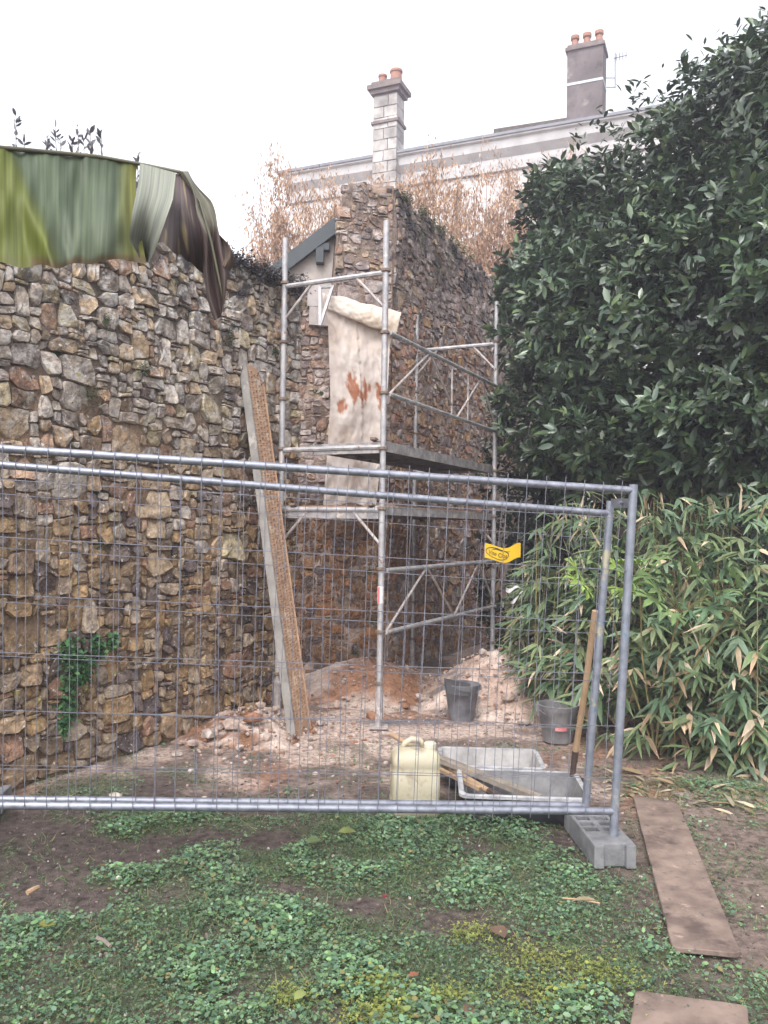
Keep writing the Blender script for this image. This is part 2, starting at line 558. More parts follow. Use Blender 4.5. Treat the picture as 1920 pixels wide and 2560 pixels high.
def gcol(x, y):
    c = SOIL.copy()
    n1, n2 = fbm(x, y, 1.0, 0.9, 4), fbm(x, y, 5.0, 2.6, 4)
    a = sstep(0.95, 1.6, x + 0.3 * n1) * 0.85                   # trodden bare path on the right
    c = c * (1 - a) + MUD * a
    mo = max(0, min(1, dens(x, y))) * 0.7 if y < 5.8 else 0       # green film of moss and seedlings between the weeds
    c = c * (1 - mo) + np.array((0.075, 0.1, 0.05)) * mo
    w = sstep(4.75, 5.7, y + 0.5 * n1)                           # working area behind the fence
    k = w * (0.75 + 0.25 * n2)
    k = min(1, max(0, k))
    c = c * (1 - k) + (MUD * 1.25) * k
    p = w * sstep(-0.3, 0.35, n2 + 0.7 * blob(x, y, -0.5, 6.9, 1.0, 0.7) + 0.5 * blob(x, y, 0.6, 7.6, 0.8, 0.8) - 0.15)
    c = c * (1 - p) + PALE * p
    r = w * min(1, max(0, sstep(0.25, 0.6, n1 + 0.8 * blob(x, y, -0.1, 8.0, 0.8, 0.5) + 0.6 * blob(x, y, 0.75, 6.0, 0.5, 0.9) - 0.1)))
    c = c * (1 - r * 0.8) + RED * r * 0.8
    g = min(1, 0.9 * blob(x, y, 0.02, 7.0, 0.22, 0.12) + 0.95 * blob(x, y, 0.42, 7.1, 0.24, 0.16))   # wet grey mortar spills
    c = c * (1 - g) + np.array((0.12, 0.115, 0.125)) * g
    return c


def dens(x, y):
    n1 = fbm(x, y, 2.0, 1.3, 3); n2 = fbm(x, y, 6.0, 3.4, 2)
    d = 0
    if y < 4.75 + 0.15 * n1:
        d = 0.7 + 1.1 * n1 + 1.0 * n2
        d *= 1 - 0.75 * sstep(0.7, 1.35, x + 0.25 * n1)
        d -= 1.0 * blob(x, y, -1.65, 4.05, 0.5, 0.38) + 0.55 * blob(x, y, -1.3, 3.2, 0.28, 0.16)
        d += 0.35 * blob(x, y, 0.2, 4.3, 0.7, 0.3) + 0.3 * blob(x, y, -0.2, 2.7, 0.9, 0.5)
        d += 0.35 * blob(x, y, 1.0, 3.8, 0.3, 0.35)
    d = max(d, 0.85 * blob(x, y, -1.85, 5.2, 0.4, 0.25) + 0.4 * n2 - 0.1, 0.6 * blob(x, y, -1.25, 5.5, 0.5, 0.3) + 0.5 * n2 - 0.15,
            0.8 * blob(x, y, 2.2, 5.3, 0.7, 0.35) + 0.4 * n2 - 0.1, 0.75 * blob(x, y, 2.3, 4.3, 0.5, 0.35) + 0.5 * n2 - 0.2, 0.5 * blob(x, y, 1.5, 2.9, 0.5, 0.3) + 0.5 * n2 - 0.1,
            0.7 * blob(x, y, -0.2, 4.8, 0.25, 0.15) + 0.3 * n2)
    return d


def build_ground():
    xs = np.concatenate([[-600, -120, -30, -10, -6], np.arange(-4.2, 4.21, 0.055), [6, 10, 30, 120, 600]])
    ys = np.concatenate([[-300, -40, -8, -2, 0.6], np.arange(1.8, 11.0, 0.055), [13, 16, 24, 60, 200, 900]])
    vs, cs = [], []
    for y in ys:
        for x in xs:
            vs.append((x, y, gz(x, y)))
            cs.append(gcol(x, y))
    nx = len(xs)
    m = MB()
    m.v = vs
    m.c = [tuple(c) for c in cs]
    m.f = [(j * nx + i, j * nx + i + 1, (j + 1) * nx + i + 1, (j + 1) * nx + i) for j in range(len(ys) - 1) for i in range(nx - 1)]
    o = m.build('ground', M['ground'], None, 'all')
    o['kind'] = 'structure'
    o['label'] = 'dark garden soil and trodden mud of the yard'


build_ground()

# ------------------------------------------------------------------ rubble walls
def clip(poly, a, b, c):
    """keep a*x+b*y<=c"""
    out = []
    n = len(poly)
    for i in range(n):
        p, q = poly[i], poly[(i + 1) % n]
        dp, dq = a * p[0] + b * p[1] - c, a * q[0] + b * q[1] - c
        if dp <= 0: out.append(p)
        if (dp < 0 < dq) or (dq < 0 < dp):
            t = dp / (dp - dq)
            out.append((p[0] + (q[0] - p[0]) * t, p[1] + (q[1] - p[1]) * t))
    return out


def warp(u, v, sd):
    du = 0.020 * noise.noise(Vector((u * 7.5, v * 9.0, sd))) + 0.010 * noise.noise(Vector((u * 19, v * 21, sd + 5)))
    dv = 0.024 * noise.noise(Vector((u * 6.5, v * 8.0, sd + 9))) + 0.010 * noise.noise(Vector((u * 19, v * 21, sd + 14))) + 0.03 * noise.noise(Vector((u * 1.3, 0.0, sd + 20)))
    return (u + du, v + dv)


def layout(Lu, Hv, seed=1, unit=0.03, sizes=((0.05, (7, 11), (4, 7)), (0.42, (4, 7), (3, 5)), (0.53, (2, 4), (1, 3)))):
    """rough rubble packing: blocks of many sizes fill a fine grid from the bottom up, then all outlines are bent by one noise field"""
    rg = random.Random(seed)
    nx, ny = int(Lu / unit) + 1, int(Hv / unit) + 1
    occ = np.zeros((nx, ny), bool)
    cells = []
    for j in range(ny):
        for i in range(nx):
            if occ[i, j]: continue
            free = 0
            while i + free < nx and not occ[i + free, j] and free < 12: free += 1
            q = rg.random()
            for p_, wr, hr in sizes:
                if q < p_: break
                q -= p_
            w, h = rg.randint(*wr), rg.randint(*hr)
            if free - w in (1,): w = free
            w = min(w, free); h = min(h, ny - j)
            if w <= 2 and h > 3: h = 3
            occ[i:i + w, j:j + h] = True
            x0, x1, y0, y1 = i * unit, min(Lu, (i + w) * unit), j * unit, (j + h) * unit
            if x1 - x0 < 0.015: continue
            # outline with chipped corners
            ring = []
            cu, cv = x1 - x0, y1 - y0
            m_ = min(cu, cv)
            cut = [rg.uniform(0.06, 0.2) * m_ if rg.random() < 0.68 else rg.uniform(0.3, 0.6) * m_ for _ in range(4)]
            def edge(p, q_):
                e = math.hypot(q_[0] - p[0], q_[1] - p[1])
                k = max(1, min(3, int(e / 0.06)))
                return [(p[0] + (q_[0] - p[0]) * t / k, p[1] + (q_[1] - p[1]) * t / k) for t in range(k + 1)]
            ring += edge((x0 + cut[0], y0), (x1 - cut[1], y0))
            ring += edge((x1, y0 + cut[1] * rg.uniform(.6, 1.1)), (x1, y1 - cut[2]))
            ring += edge((x1 - cut[2] * rg.uniform(.6, 1.1), y1), (x0 + cut[3], y1))
            ring += edge((x0, y1 - cut[3] * rg.uniform(.6, 1.1)), (x0, y0 + cut[0]))
            out = []
            for p in ring:
                p = warp(p[0], p[1], seed * 1.7)
                p = (min(Lu, max(0, p[0])), p[1])
                if not out or math.hypot(p[0] - out[-1][0], p[1] - out[-1][1]) > 0.006: out.append(p)
            if len(out) >= 5: cells.append(out)
    return cells


def area(poly):
    return 0.5 * abs(sum(poly[i][0] * poly[(i + 1) % len(poly)][1] - poly[(i + 1) % len(poly)][0] * poly[i][1] for i in range(len(poly))))


def stone_geo(poly, gap, rg, face, bulge):
    """verts, faces of one stone; face(u,v,n) -> world"""
    cx = sum(p[0] for p in poly) / len(poly); cy = sum(p[1] for p in poly) / len(poly)
    out = poly
    if len(out) < 5: return None
    rm = math.sqrt(area(poly) / PI)
    us = [p[0] for p in out]; vv = [p[1] for p in out]
    hu_, hv_ = max(0.012, (max(us) - min(us)) / 2), max(0.012, (max(vv) - min(vv)) / 2)
    ku, kv = max(0.6, 1 - gap / hu_), max(0.6, 1 - gap / hv_)
    ring = [(cx + (p[0] - cx) * ku, cy + (p[1] - cy) * kv) for p in out]
    n = len(ring)
    tu, tv = rg.uniform(-0.22, 0.22), rg.uniform(-0.3, 0.2)
    b = bulge * rg.uniform(0.15, 1.0) + 0.012
    vs, fs = [], []
    for sc, h, jj in ((1.0, -0.06, 0), (0.985, 0.66 * b, 0.004), (0.915, 0.96 * b, 0.006), (0.5, 1.0 * b, 0.009)):
        for (u, v) in ring:
            du, dv = (u - cx) * sc, (v - cy) * sc
            hh = h + (tu * du + tv * dv if h > 0 else 0) + rg.uniform(-jj, jj) * min(1.3, rm / 0.05)
            jx = rg.uniform(-1, 1) * 0.002 if h > 0 else 0
            vs.append(face(cx + du + jx, cy + dv - jx, max(hh, -0.06)))
    vs.append(face(cx, cy, b * 1.0 + rg.uniform(-0.006, 0.006)))
    for r in range(3):
        for i in range(n):
            a, c = r * n + i, r * n + (i + 1) % n
            fs.append((a, c, c + n, a + n))
    for i in range(n):
        fs.append((3 * n + i, 3 * n + (i + 1) % n, 4 * n))
    return vs, fs, (cx, cy)


def make_face(root, O, D, Nn, Lu, top, seed, tintf, m_stone, mortarf, limit, gap=0.005, bulge=0.03, mlev=-0.008, thick=0.45, ulim=None, skip=None, **lay):
    O, D, Nn = Vector(O), Vector(D).normalized(), Vector(Nn).normalized()
    rg = random.Random(seed)

    def face(u, v, n):
        w = 0.05 * nz(u * 0.9 + seed, v * 0.9, 2.0) + n
        return O + D * u + Nn * w + V(0, 0, v)
    Hmax = max(top(Lu * i / 60) for i in range(61)) + 0.1
    cells = layout(ulim or Lu, Hmax, seed, **lay)
    geo = []
    for poly in cells:
        cx = sum(p[0] for p in poly) / len(poly); cy = sum(p[1] for p in poly) / len(poly)
        if max(p[1] for p in poly) > top(cx) + rg.uniform(0.01, 0.05): continue
        if skip and skip(cx, cy): continue
        g = stone_geo(poly, gap * rg.uniform(0.6, 1.6), rg, face, bulge)
        if g: geo.append((area(poly), g))
    geo.sort(key=lambda t: -t[0])
    rest = MB()
    for k, (a, (vs, fs, (cx, cy))) in enumerate(geo):
        col = tintf(cx, cy, rg)
        if k < limit:
            MB().add(vs, fs, col).build('stone', m_stone, root, True)
        else:
            rest.add(vs, fs, col)
    if rest.v:
        o = rest.build('stone_infill', m_stone, root, True)
        o['kind'] = 'stuff'
    # mortar bed and body
    nu, nv = max(2, int(Lu / 0.07)), 58
    m = MB()
    vs, cs = [], []
    for i in range(nu + 1):
        u = Lu * i / nu
        t = top(u) - 0.03 + 0.03 * nz(u * 9, seed)
        for j in range(nv + 1):
            v = -0.15 + (t + 0.15) * j / nv
            e = 0.02 * fbm(u, v, seed, 5.0, 3) + mlev
            vs.append(face(u, v, e))
            cs.append(mortarf(u, v))
        for b in (0.35, 1.0):
            vs.append(face(u, t - 0.04 * b, -thick * b)); cs.append(mortarf(u, t))
        vs.append(face(u, -0.15, -thick)); cs.append(mortarf(u, 0))
    w = nv + 4
    fs = [(i * w + j, (i + 1) * w + j, (i + 1) * w + j + 1, i * w + j + 1) for i in range(nu) for j in range(w - 1)]
    fs += [tuple(range(w - 1, -1, -1)), tuple(nu * w + j for j in range(w))]
    m.v = [tuple(v) for v in vs]; m.c = [tuple(c) for c in cs]; m.f = fs
    m.build('mortar', M['mortar'], root, 'all')
    return face


LOW = [(0.28, 0.19, 0.105), (0.22, 0.155, 0.095), (0.32, 0.22, 0.125), (0.2, 0.145, 0.105), (0.14, 0.108, 0.098), (0.25, 0.195, 0.15),
       (0.31, 0.225, 0.15), (0.25, 0.155, 0.11), (0.3, 0.245, 0.195), (0.12, 0.095, 0.095), (0.24, 0.185, 0.14), (0.29, 0.225, 0.16)]
HIGH = [(0.38, 0.335, 0.3), (0.3, 0.26, 0.225), (0.36, 0.28, 0.2), (0.26, 0.22, 0.19), (0.42, 0.375, 0.34), (0.37, 0.25, 0.18), (0.33, 0.28, 0.19), (0.2, 0.17, 0.155), (0.34, 0.26, 0.18)]


def tint_left(u, v, rg):
    h = sstep(1.3, 2.7, v + rg.uniform(-0.7, 0.7))
    c = rg.choice(HIGH) if rg.random() < h else rg.choice(LOW)
    k = rg.uniform(0.78, 1.15)
    return tuple(x * k for x in c)


def mort_left(u, v):
    h = sstep(2.0, 3.2, v)
    a = np.array((0.23, 0.165, 0.115)) * (1 - h) + np.array((0.16, 0.138, 0.122)) * h
    return a * (0.9 + 0.7 * nz(u * 2, v * 2, 9))


wl = thing('rubble_wall', 'long rubble stone garden wall on the left, ochre low down and grey on top', 'wall', (-2.0, 5.6, 0))
DL = V(0.5037, 0.8639, 0)
NL = V(0.8639, -0.5037, 0)
OL = V(0.583 * 4.25 - 5.3, 4.25, 0)
LL = (7.68 - 4.25) / 0.8639


def top_left(u):
    return 3.93 + 0.05 * nz(u * 2.2, 4.0) + 0.03 * nz(u * 9, 8.0)


face_left = make_face(wl, OL, DL, NL, LL, top_left, 11, tint_left, M['stone'], mort_left, 300, gap=0.004, bulge=0.032, mlev=0.004, sizes=((0.07, (8, 12), (5, 8)), (0.38, (4, 8), (3, 5)), (0.55, (2, 4), (1, 3))))

PIER = [(0.27, 0.215, 0.2), (0.23, 0.185, 0.175), (0.33, 0.27, 0.25), (0.3, 0.2, 0.15), (0.36, 0.31, 0.29), (0.2, 0.16, 0.155), (0.33, 0.25, 0.18)]


def tint_pier(u, v, rg):
    k = rg.uniform(0.75, 1.15)
    c = rg.choice(PIER)
    return tuple(x * k for x in c)


def tint_front(u, v, rg):
    if v < 1.9:
        c = rg.choice([(0.2, 0.1, 0.05), (0.15, 0.085, 0.05), (0.23, 0.13, 0.07), (0.12, 0.09, 0.08)])
        k = rg.uniform(0.8, 1.15)
        return tuple(x * k for x in c)
    return tint_pier(u, v, rg)


def mort_front(u, v):
    n = fbm(u, v, 2, 2.5, 3)
    a = np.array((0.34, 0.27, 0.23)) if v < 4 else np.array((0.2, 0.16, 0.14))
    b = np.array((0.2, 0.15, 0.12))
    k = sstep(-0.2, 0.3, n)
    return a * k + b * (1 - k)


wg = thing('gable_wall', 'tall ruined stub of stone wall with a ragged peak behind the scaffold', 'wall', (0, 9.2, 0))
A0, B0 = V(-1.0, 9.0, 0), V(0.05, 9.25, 0)
DF = (B0 - A0).normalized()
NF = V(DF.y, -DF.x, 0)


def top_front(u):
    t = 4.3 if u < 0.455 else (5.2 + min(0.36, (u - 0.455) * 4))
    return t + 0.04 * nz(u * 6, 2.0)


face_front = make_face(wg, A0, DF, NF, (B0 - A0).length, top_front, 23, tint_front, M['stone_pier'], mort_front, 110, gap=0.007, bulge=0.024, mlev=0.012)
DR = V(0.447, 0.894, 0)
NR = V(0.894, -0.447, 0)


def top_right(u):
    return 5.52 + 0.05 * nz(u * 2.5, 3.0) - 0.02 * u + 0.03 * nz(u * 9, 1.0)




def tint_right(u, v, rg):
    c = rg.choice(PIER + [(0.32, 0.19, 0.11), (0.28, 0.17, 0.1), (0.3, 0.17, 0.12), (0.36, 0.23, 0.13)]) if v < 4.3 + 0.5 * nz(u, v, 5.0) else rg.choice(PIER)
    k = rg.uniform(0.75, 1.15)
    return tuple(x * k for x in c)


def mort_right(u, v):
    n = fbm(u, v, 4, 1.6, 3)
    k = sstep(-0.2, 0.4, n)
    lo = np.array((0.34, 0.24, 0.17)) * k + np.array((0.4, 0.34, 0.31)) * (1 - k)
    hi = np.array((0.24, 0.2, 0.185))
    h = sstep(3.0, 4.2, v)
    return lo * (1 - h) + hi * h


face_right = make_face(wg, B0, DR, NR, 8.5, top_right, 37, tint_right, M['stone_pier'], mort_right, 185, gap=0.006, bulge=0.028, mlev=0.013, ulim=3.6)
# rubble crest of the stub: loose stones along the sloping top
mb = MB()
for i in range(3):
    a = face_front(0.11 + 0.125 * 0, 3.86 + 0.15 * i, 0)
for k, (u0, u1, v0, v1) in enumerate(((0.13, 0.37, 3.86, 4.06), (0.11, 0.37, 4.065, 4.31))):
    b = MB()
    b.prism([face_front(u0, v0, 0.03), face_front(u1, v0 - 0.0, 0.03), face_front(u1, v1, 0.035), face_front(u0, v1, 0.03)], NF * 0.07)
    recalc(b.build('dressed_block', M['dressed'], wg))

# ------------------------------------------------------------------ outbuilding behind the wall
ob = thing('outbuilding', 'small rendered outbuilding with a dark sloping roof edge behind the wall', 'building', (-0.9, 9.6, 0))
pl, pr_ = P(676, 690, 9.42), P(842, 563, 9.42)
m = MB()
m.prism([V(pl.x - 0.5, 9.5, 0), V(pr_.x + 0.1, 9.5, 0), V(pr_.x + 0.1, 9.5, pr_.z + 0.0), V(pl.x - 0.5, 9.5, pl.z - 0.42)], (0, 0.25, 0))
recalc(m.build('wall', M['render'], ob))
m = MB()
sl = (pr_ - pl).normalized()
m.beam(pl - sl * 0.6, pr_ + sl * 0.05, 0.07, 0.15, up=V(0, 0, 1))
m.build('rake_board', M['slate'], ob)
m = MB()
q = V(0, 0, 0.085)
m.prism([pl - sl * 0.7 + q, pr_ + sl * 0.08 + q, pr_ + sl * 0.08 + q + V(0, 2.5, 0), pl - sl * 0.7 + q + V(0, 2.5, 0)], (0, 0, 0.03))
recalc(m.build('roof', M['slate'], ob))
m = MB()
c = P(800, 640, 9.45)
m.box(c + V(0, 0, 0), 0.045, 0.06, 0.09); m.box(c + V(0.02, 0, 0.1), 0.09, 0.05, 0.04)
m.build('bracket', M['slate'], ob)

# ------------------------------------------------------------------ house far behind
hA, hB = P(712, 440, 26.0), None
ztop = hA.z
d = ray(1600, 287); t = (ztop - EYE) / d.z
hB = V(d.x * t, d.y * t, ztop)
hd = V(hB.x - hA.x, hB.y - hA.y, 0).normalized()
hn = V(hd.y, -hd.x, 0)
if hn.y > 0: hn = -hn
hl = 22.0
house = thing('town_house', 'pale ashlar town house with slate roof and two tall chimneys far behind the wall', 'house', (hA.x, hA.y, 0))
def hp(u, out, z): return V(hA.x, hA.y, 0) + hd * u + hn * out + V(0, 0, z)
m = MB()
m.prism([hp(0.35, -0.03, 0), hp(hl, -0.03, 0), hp(hl, -9, 0), hp(0.35, -9, 0)], (0, 0, ztop - 0.6))
recalc(m.build('wall', M['cornice'], house))
m = MB()
m.prism([hp(0.15, -0.3, ztop - 0.95), hp(0.15, 0.08, ztop - 0.95), hp(0.15, 0.12, ztop - 0.75), hp(0.15, 0.12, ztop - 0.62), hp(0.15, 0.3, ztop - 0.42),
         hp(0.15, 0.34, ztop - 0.2), hp(0.15, 0.42, ztop - 0.16), hp(0.15, 0.42, ztop - 0.04), hp(0.15, -0.3, ztop - 0.04)], hd * hl)
recalc(m.build('cornice', M['cornice'], house))
m = MB()
m.prism([hp(-0.05, 0.46, ztop - 0.03), hp(-0.05, -4.5, ztop + 0.6), hp(-0.05, -4.6, ztop + 0.35), hp(-0.05, 0.46, ztop - 0.11)], hd * (hl + 0.3))
recalc(m.build('roof', M['slate_far'], house))
bl = MB(); bl.prism([hp(0, 0, 0), hp(0.86, 0, 0), hp(0.86, -0.05, 0), hp(0, -0.05, 0)], (0, 0, 0.38), col=W1)
blm = recalc(bl.build('ashlar_block', M['ashlar'], house))
blh = MB(); blh.prism([hp(0, 0, 0), hp(0.425, 0, 0), hp(0.425, -0.05, 0), hp(0, -0.05, 0)], (0, 0, 0.38), col=(0.94, 0.93, 0.92))
blhm = recalc(blh.build('ashlar_block', M['ashlar'], house))
first = [True, True]
inv0 = blm.matrix_parent_inverse.copy()
for r in range(13):
    z = ztop - 0.99 - 0.385 * (r + 1)
    u = 0.36
    if r % 2:
        items = [(blhm, 1, 0.36)]; u = 0.36 + 0.435
    else:
        items = []
    while u < 12.5:
        items.append((blm, 0, u)); u += 0.865
    for src, which, uu in items:
        if first[which]:
            o = src; first[which] = False
        else:
            o = src.copy(); COL.objects.link(o)
        o.location = hd * uu + hn * random.uniform(-0.008, 0.012) + V(0, 0, z)

def chimney(px0, px1, ytop, ybase, Yd, kind):
    c0, c1 = P(px0, ybase, Yd), P(px1, ybase, Yd)
    zt = P((px0 + px1) / 2, ytop, Yd).z
    zb = c0.z - 1.2
    w = (c1 - c0).length
    ang = math.atan2(hd.y, hd.x)
    cc = (c0 + c1) / 2
    cc = V(cc.x, cc.y, 0)
    dep = w * 0.75 if kind == 'stone' else w * 0.7
    ca, sa = math.cos(ang), math.sin(ang)
    k = (1.0 / (ca + 0.75 * abs(sa)))
    hx, hy = w * k / 2, dep * k / 2
    return cc, zb, zt, hx, hy, ang


# left chimney: courses of stone blocks under a moulded cap
cc, zb, zt, hx, hy, ang = chimney(931, 1010, 240, 395, 24.4, 'stone')
m = MB(); m.box(V(cc.x, cc.y, (zb + zt) / 2), hx - 0.04, hy - 0.04, (zt - zb) / 2, ang)
ch1 = m.build('chimney', M['chim_stone'], house)
ch1.data.color_attributes.new('tint', 'FLOAT_COLOR', 'POINT').data.foreach_set('color', [0.8, 0.8, 0.8, 1.0] * 8)
hgt = 0.33
nrow = int((zt - zb) / hgt)
e1 = V(math.cos(ang), math.sin(ang), 0); e2 = V(-math.sin(ang), math.cos(ang), 0)
for r in range(nrow):
    z = zb + hgt * (r + 0.5)
    cuts = [-1, -0.1 if r % 2 else 0.25, 1]
    for a, b in zip(cuts[:-1], cuts[1:]):
        k = random.uniform(0.72, 1.15)
        bb = MB().box(V(cc.x, cc.y, z) + e1 * ((a + b) / 2 * hx), (b - a) / 2 * hx - 0.012, hy + random.uniform(0, 0.012), hgt / 2 - 0.012, ang, col=(k, k * 0.98, k * 0.96))
        bb.build('stone_block', M['chim_stone'], ch1)
for z0, z1, ex in ((zt - 0.95, zt - 0.87, 0.05), (zt - 0.05, zt + 0.07, 0.07), (zt + 0.072, zt + 0.2, 0.15), (zt + 0.202, zt + 0.32, 0.05)):
    MB().box(V(cc.x, cc.y, (z0 + z1) / 2), hx + ex, hy + ex, (z1 - z0) / 2, ang).build('cap_moulding', M['chim_cap'], ch1)
for du, rr, hh in ((-0.22, 0.12, 0.36), (0.22, 0.17, 0.42)):
    MB().lathe([(rr * 1.1, 0), (rr, hh * 0.5), (rr * 0.95, hh * 0.8), (rr * 1.12, hh * 0.85), (rr * 1.12, hh), (rr * 0.85, hh), (rr * 0.85, hh * 0.4)],
               V(cc.x, cc.y, zt + 0.3) + e1 * du, 14).build('chimney_pot', M['pot'], ch1, True)
# right chimney: dark rendered shaft with a pale strap
cc, zb, zt, hx, hy, ang = chimney(1413, 1518, 135, 310, 22.6, 'rend')
m = MB(); m.box(V(cc.x, cc.y, (zb + zt) / 2), hx, hy, (zt - zb) / 2, ang)
ch2 = m.build('chimney', M['chim_rend'], house)
for z0, z1, ex in ((zt - 0.02, zt + 0.07, 0.05), (zt + 0.072, zt + 0.15, 0.0)):
    MB().box(V(cc.x, cc.y, (z0 + z1) / 2), hx + ex, hy + ex, (z1 - z0) / 2, ang).build('cap_moulding', M['chim_cap'], ch2)
MB().box(V(cc.x, cc.y, zb + (zt - zb) * 0.70), hx + 0.012, hy + 0.012, 0.034, ang).build('strap', M['strap'], ch2)
e1 = V(math.cos(ang), math.sin(ang), 0)
for du in (-0.33, 0.0, 0.33):
    MB().lathe([(0.13, 0), (0.115, 0.1), (0.085, 0.3), (0.12, 0.33), (0.12, 0.42), (0.08, 0.42), (0.08, 0.2)], V(cc.x, cc.y, zt + 0.14) + e1 * du, 14).build('chimney_pot', M['pot'], ch2, True)
an = thing('tv_antenna', 'thin television aerial on a bracket at the side of the dark chimney', 'antenna', (cc.x + 0.9, cc.y, zt - 1))
mp0, mp1 = P(1538, 220, 22.4), P(1538, 132, 22.4)
MB().tube([mp0, mp1], 0.016, 6).build('mast', M['galv'], an)
m = MB(); m.tube([P(1516, 195, 22.5), P(1538, 195, 22.4)], 0.014, 5); m.tube([P(1516, 218, 22.5), P(1540, 218, 22.4)], 0.014, 5); m.build('bracket', M['galv'], an)
m = MB(); m.tube([P(1534, 146, 22.4), P(1568, 138, 22.2)], 0.012, 5)
for k in range(4):
    a, b = P(1541 + 8 * k, 134 - 2 * k, 22.2), P(1541 + 8 * k, 153 - 2 * k, 22.5)
    m.tube([a, b], 0.009, 5)
m.build('boom', M['galv'], an)
# raised roof section left of the right chimney
m = MB()
a, b = P(1234, 332, 23.2), P(1440, 300, 22.4)
m.prism([a, b, b + V(0.2, 2.2, 0.25), a + V(0.5, 2.2, 0.25)], (0, 0, 0.11))
recalc(m.build('roof_edge', M['bark'], house))
m = MB()
a, b = P(1250, 345, 23.35), P(1440, 315, 22.55)
m.prism([V(a.x, a.y, ztop - 0.1), V(b.x, b.y, ztop - 0.1), V(b.x + .2, b.y + 2, ztop - 0.1), V(a.x + .4, a.y + 2, ztop - 0.1)], (0, 0, a.z - ztop + 0.16))
recalc(m.build('roof_upstand', M['slate_far'], house))

# ------------------------------------------------------------------ scaffold
sc = thing('scaffold_tower', 'pale steel tube scaffold tower with two decks in front of the stone stub', 'scaffold', (0.2, 8.2, 0))
SM = V(-0.016, 6.765, 0); SL_ = V(0.4455, 0.895, 0); SW = V(-0.895, 0.4455, 0)
LEN, WID = 2.84, 0.998
p_mid, p_left = SM, SM + SW * WID
p_right, p_back = SM + SL_ * LEN, SM + SW * WID + SL_ * LEN
def at(p, z): return V(p.x, p.y, z)
posts = {}
for nm, p, zt_ in (('m', p_mid, 4.2), ('l', p_left, 4.2), ('r', p_right, 4.25), ('b', p_back, 4.2)):
    po = MB().tube([at(p, 0.03), at(p, 2.2), at(p, zt_)], 0.0255, 10).build('post', M['scaff'], sc, True)
    for z in (0.36, 0.80, 1.30, 1.80, 2.32, 2.78, 3.28, 3.80):
        MB().lathe([(0.028, -0.018), (0.04, -0.012), (0.04, 0.008), (0.028, 0.014)], at(p, z + random.uniform(-0.02, 0.02)), 10).build('collar', M['coupler'], po, True)
    m = MB(); m.box(at(p, 0.02), 0.075, 0.075, 0.006); m.tube([at(p, 0.02), at(p, 0.3)], 0.033, 10)
    m.build('base_plate', M['scaff_dull'], po)
def bar(a, b, r=0.0225, mt='scaff', nm='transom'):
    return MB().tube([a, (a + b) / 2, b], r, 8).build(nm, M[mt], sc, True)
for f0, f1 in ((p_mid, p_left), (p_right, p_back)):
    for zz in (3.77, 1.80):
        bar(at(f0, zz), at(f1, zz))
        for a, b in ((f0, f1), (f1, f0)):
            bar(at(a, zz - 0.30), at(a.lerp(b, 0.27), zz - 0.02), 0.013, 'scaff_dull', 'knee_brace')
    bar(at(f0, 2.32), at(f1, 2.32))
def truss(a, b, z0, z1, verticals):
    d = (b - a).normalized()
    a2, b2 = a + d * 0.03, b - d * 0.03
    bar(at(a2, z1), at(b2, z1), 0.02, 'scaff', 'guard_rail')
    bar(at(a2, z0), at(b2, z0), 0.02, 'scaff', 'guard_rail')
    pts = [(0.0, z0), (0.30, z1), (0.55, z0), (0.80, z1), (1.0, z0)]
    for (t0, za), (t1, zb_) in zip(pts[:-1], pts[1:]):
        bar(at(a2.lerp(b2, t0), za), at(a2.lerp(b2, t1), zb_), 0.011, 'scaff_dull', 'web_bar')
    for t in verticals:
        bar(at(a2.lerp(b2, t), z0), at(a2.lerp(b2, t), z1), 0.009, 'scaff_dull', 'web_bar')
off = SW * -0.035
truss(p_mid + off, p_right + off, 2.76, 3.27, (0.5, 0.66))
truss(p_mid + off, p_right + off, 0.79, 1.30, ())
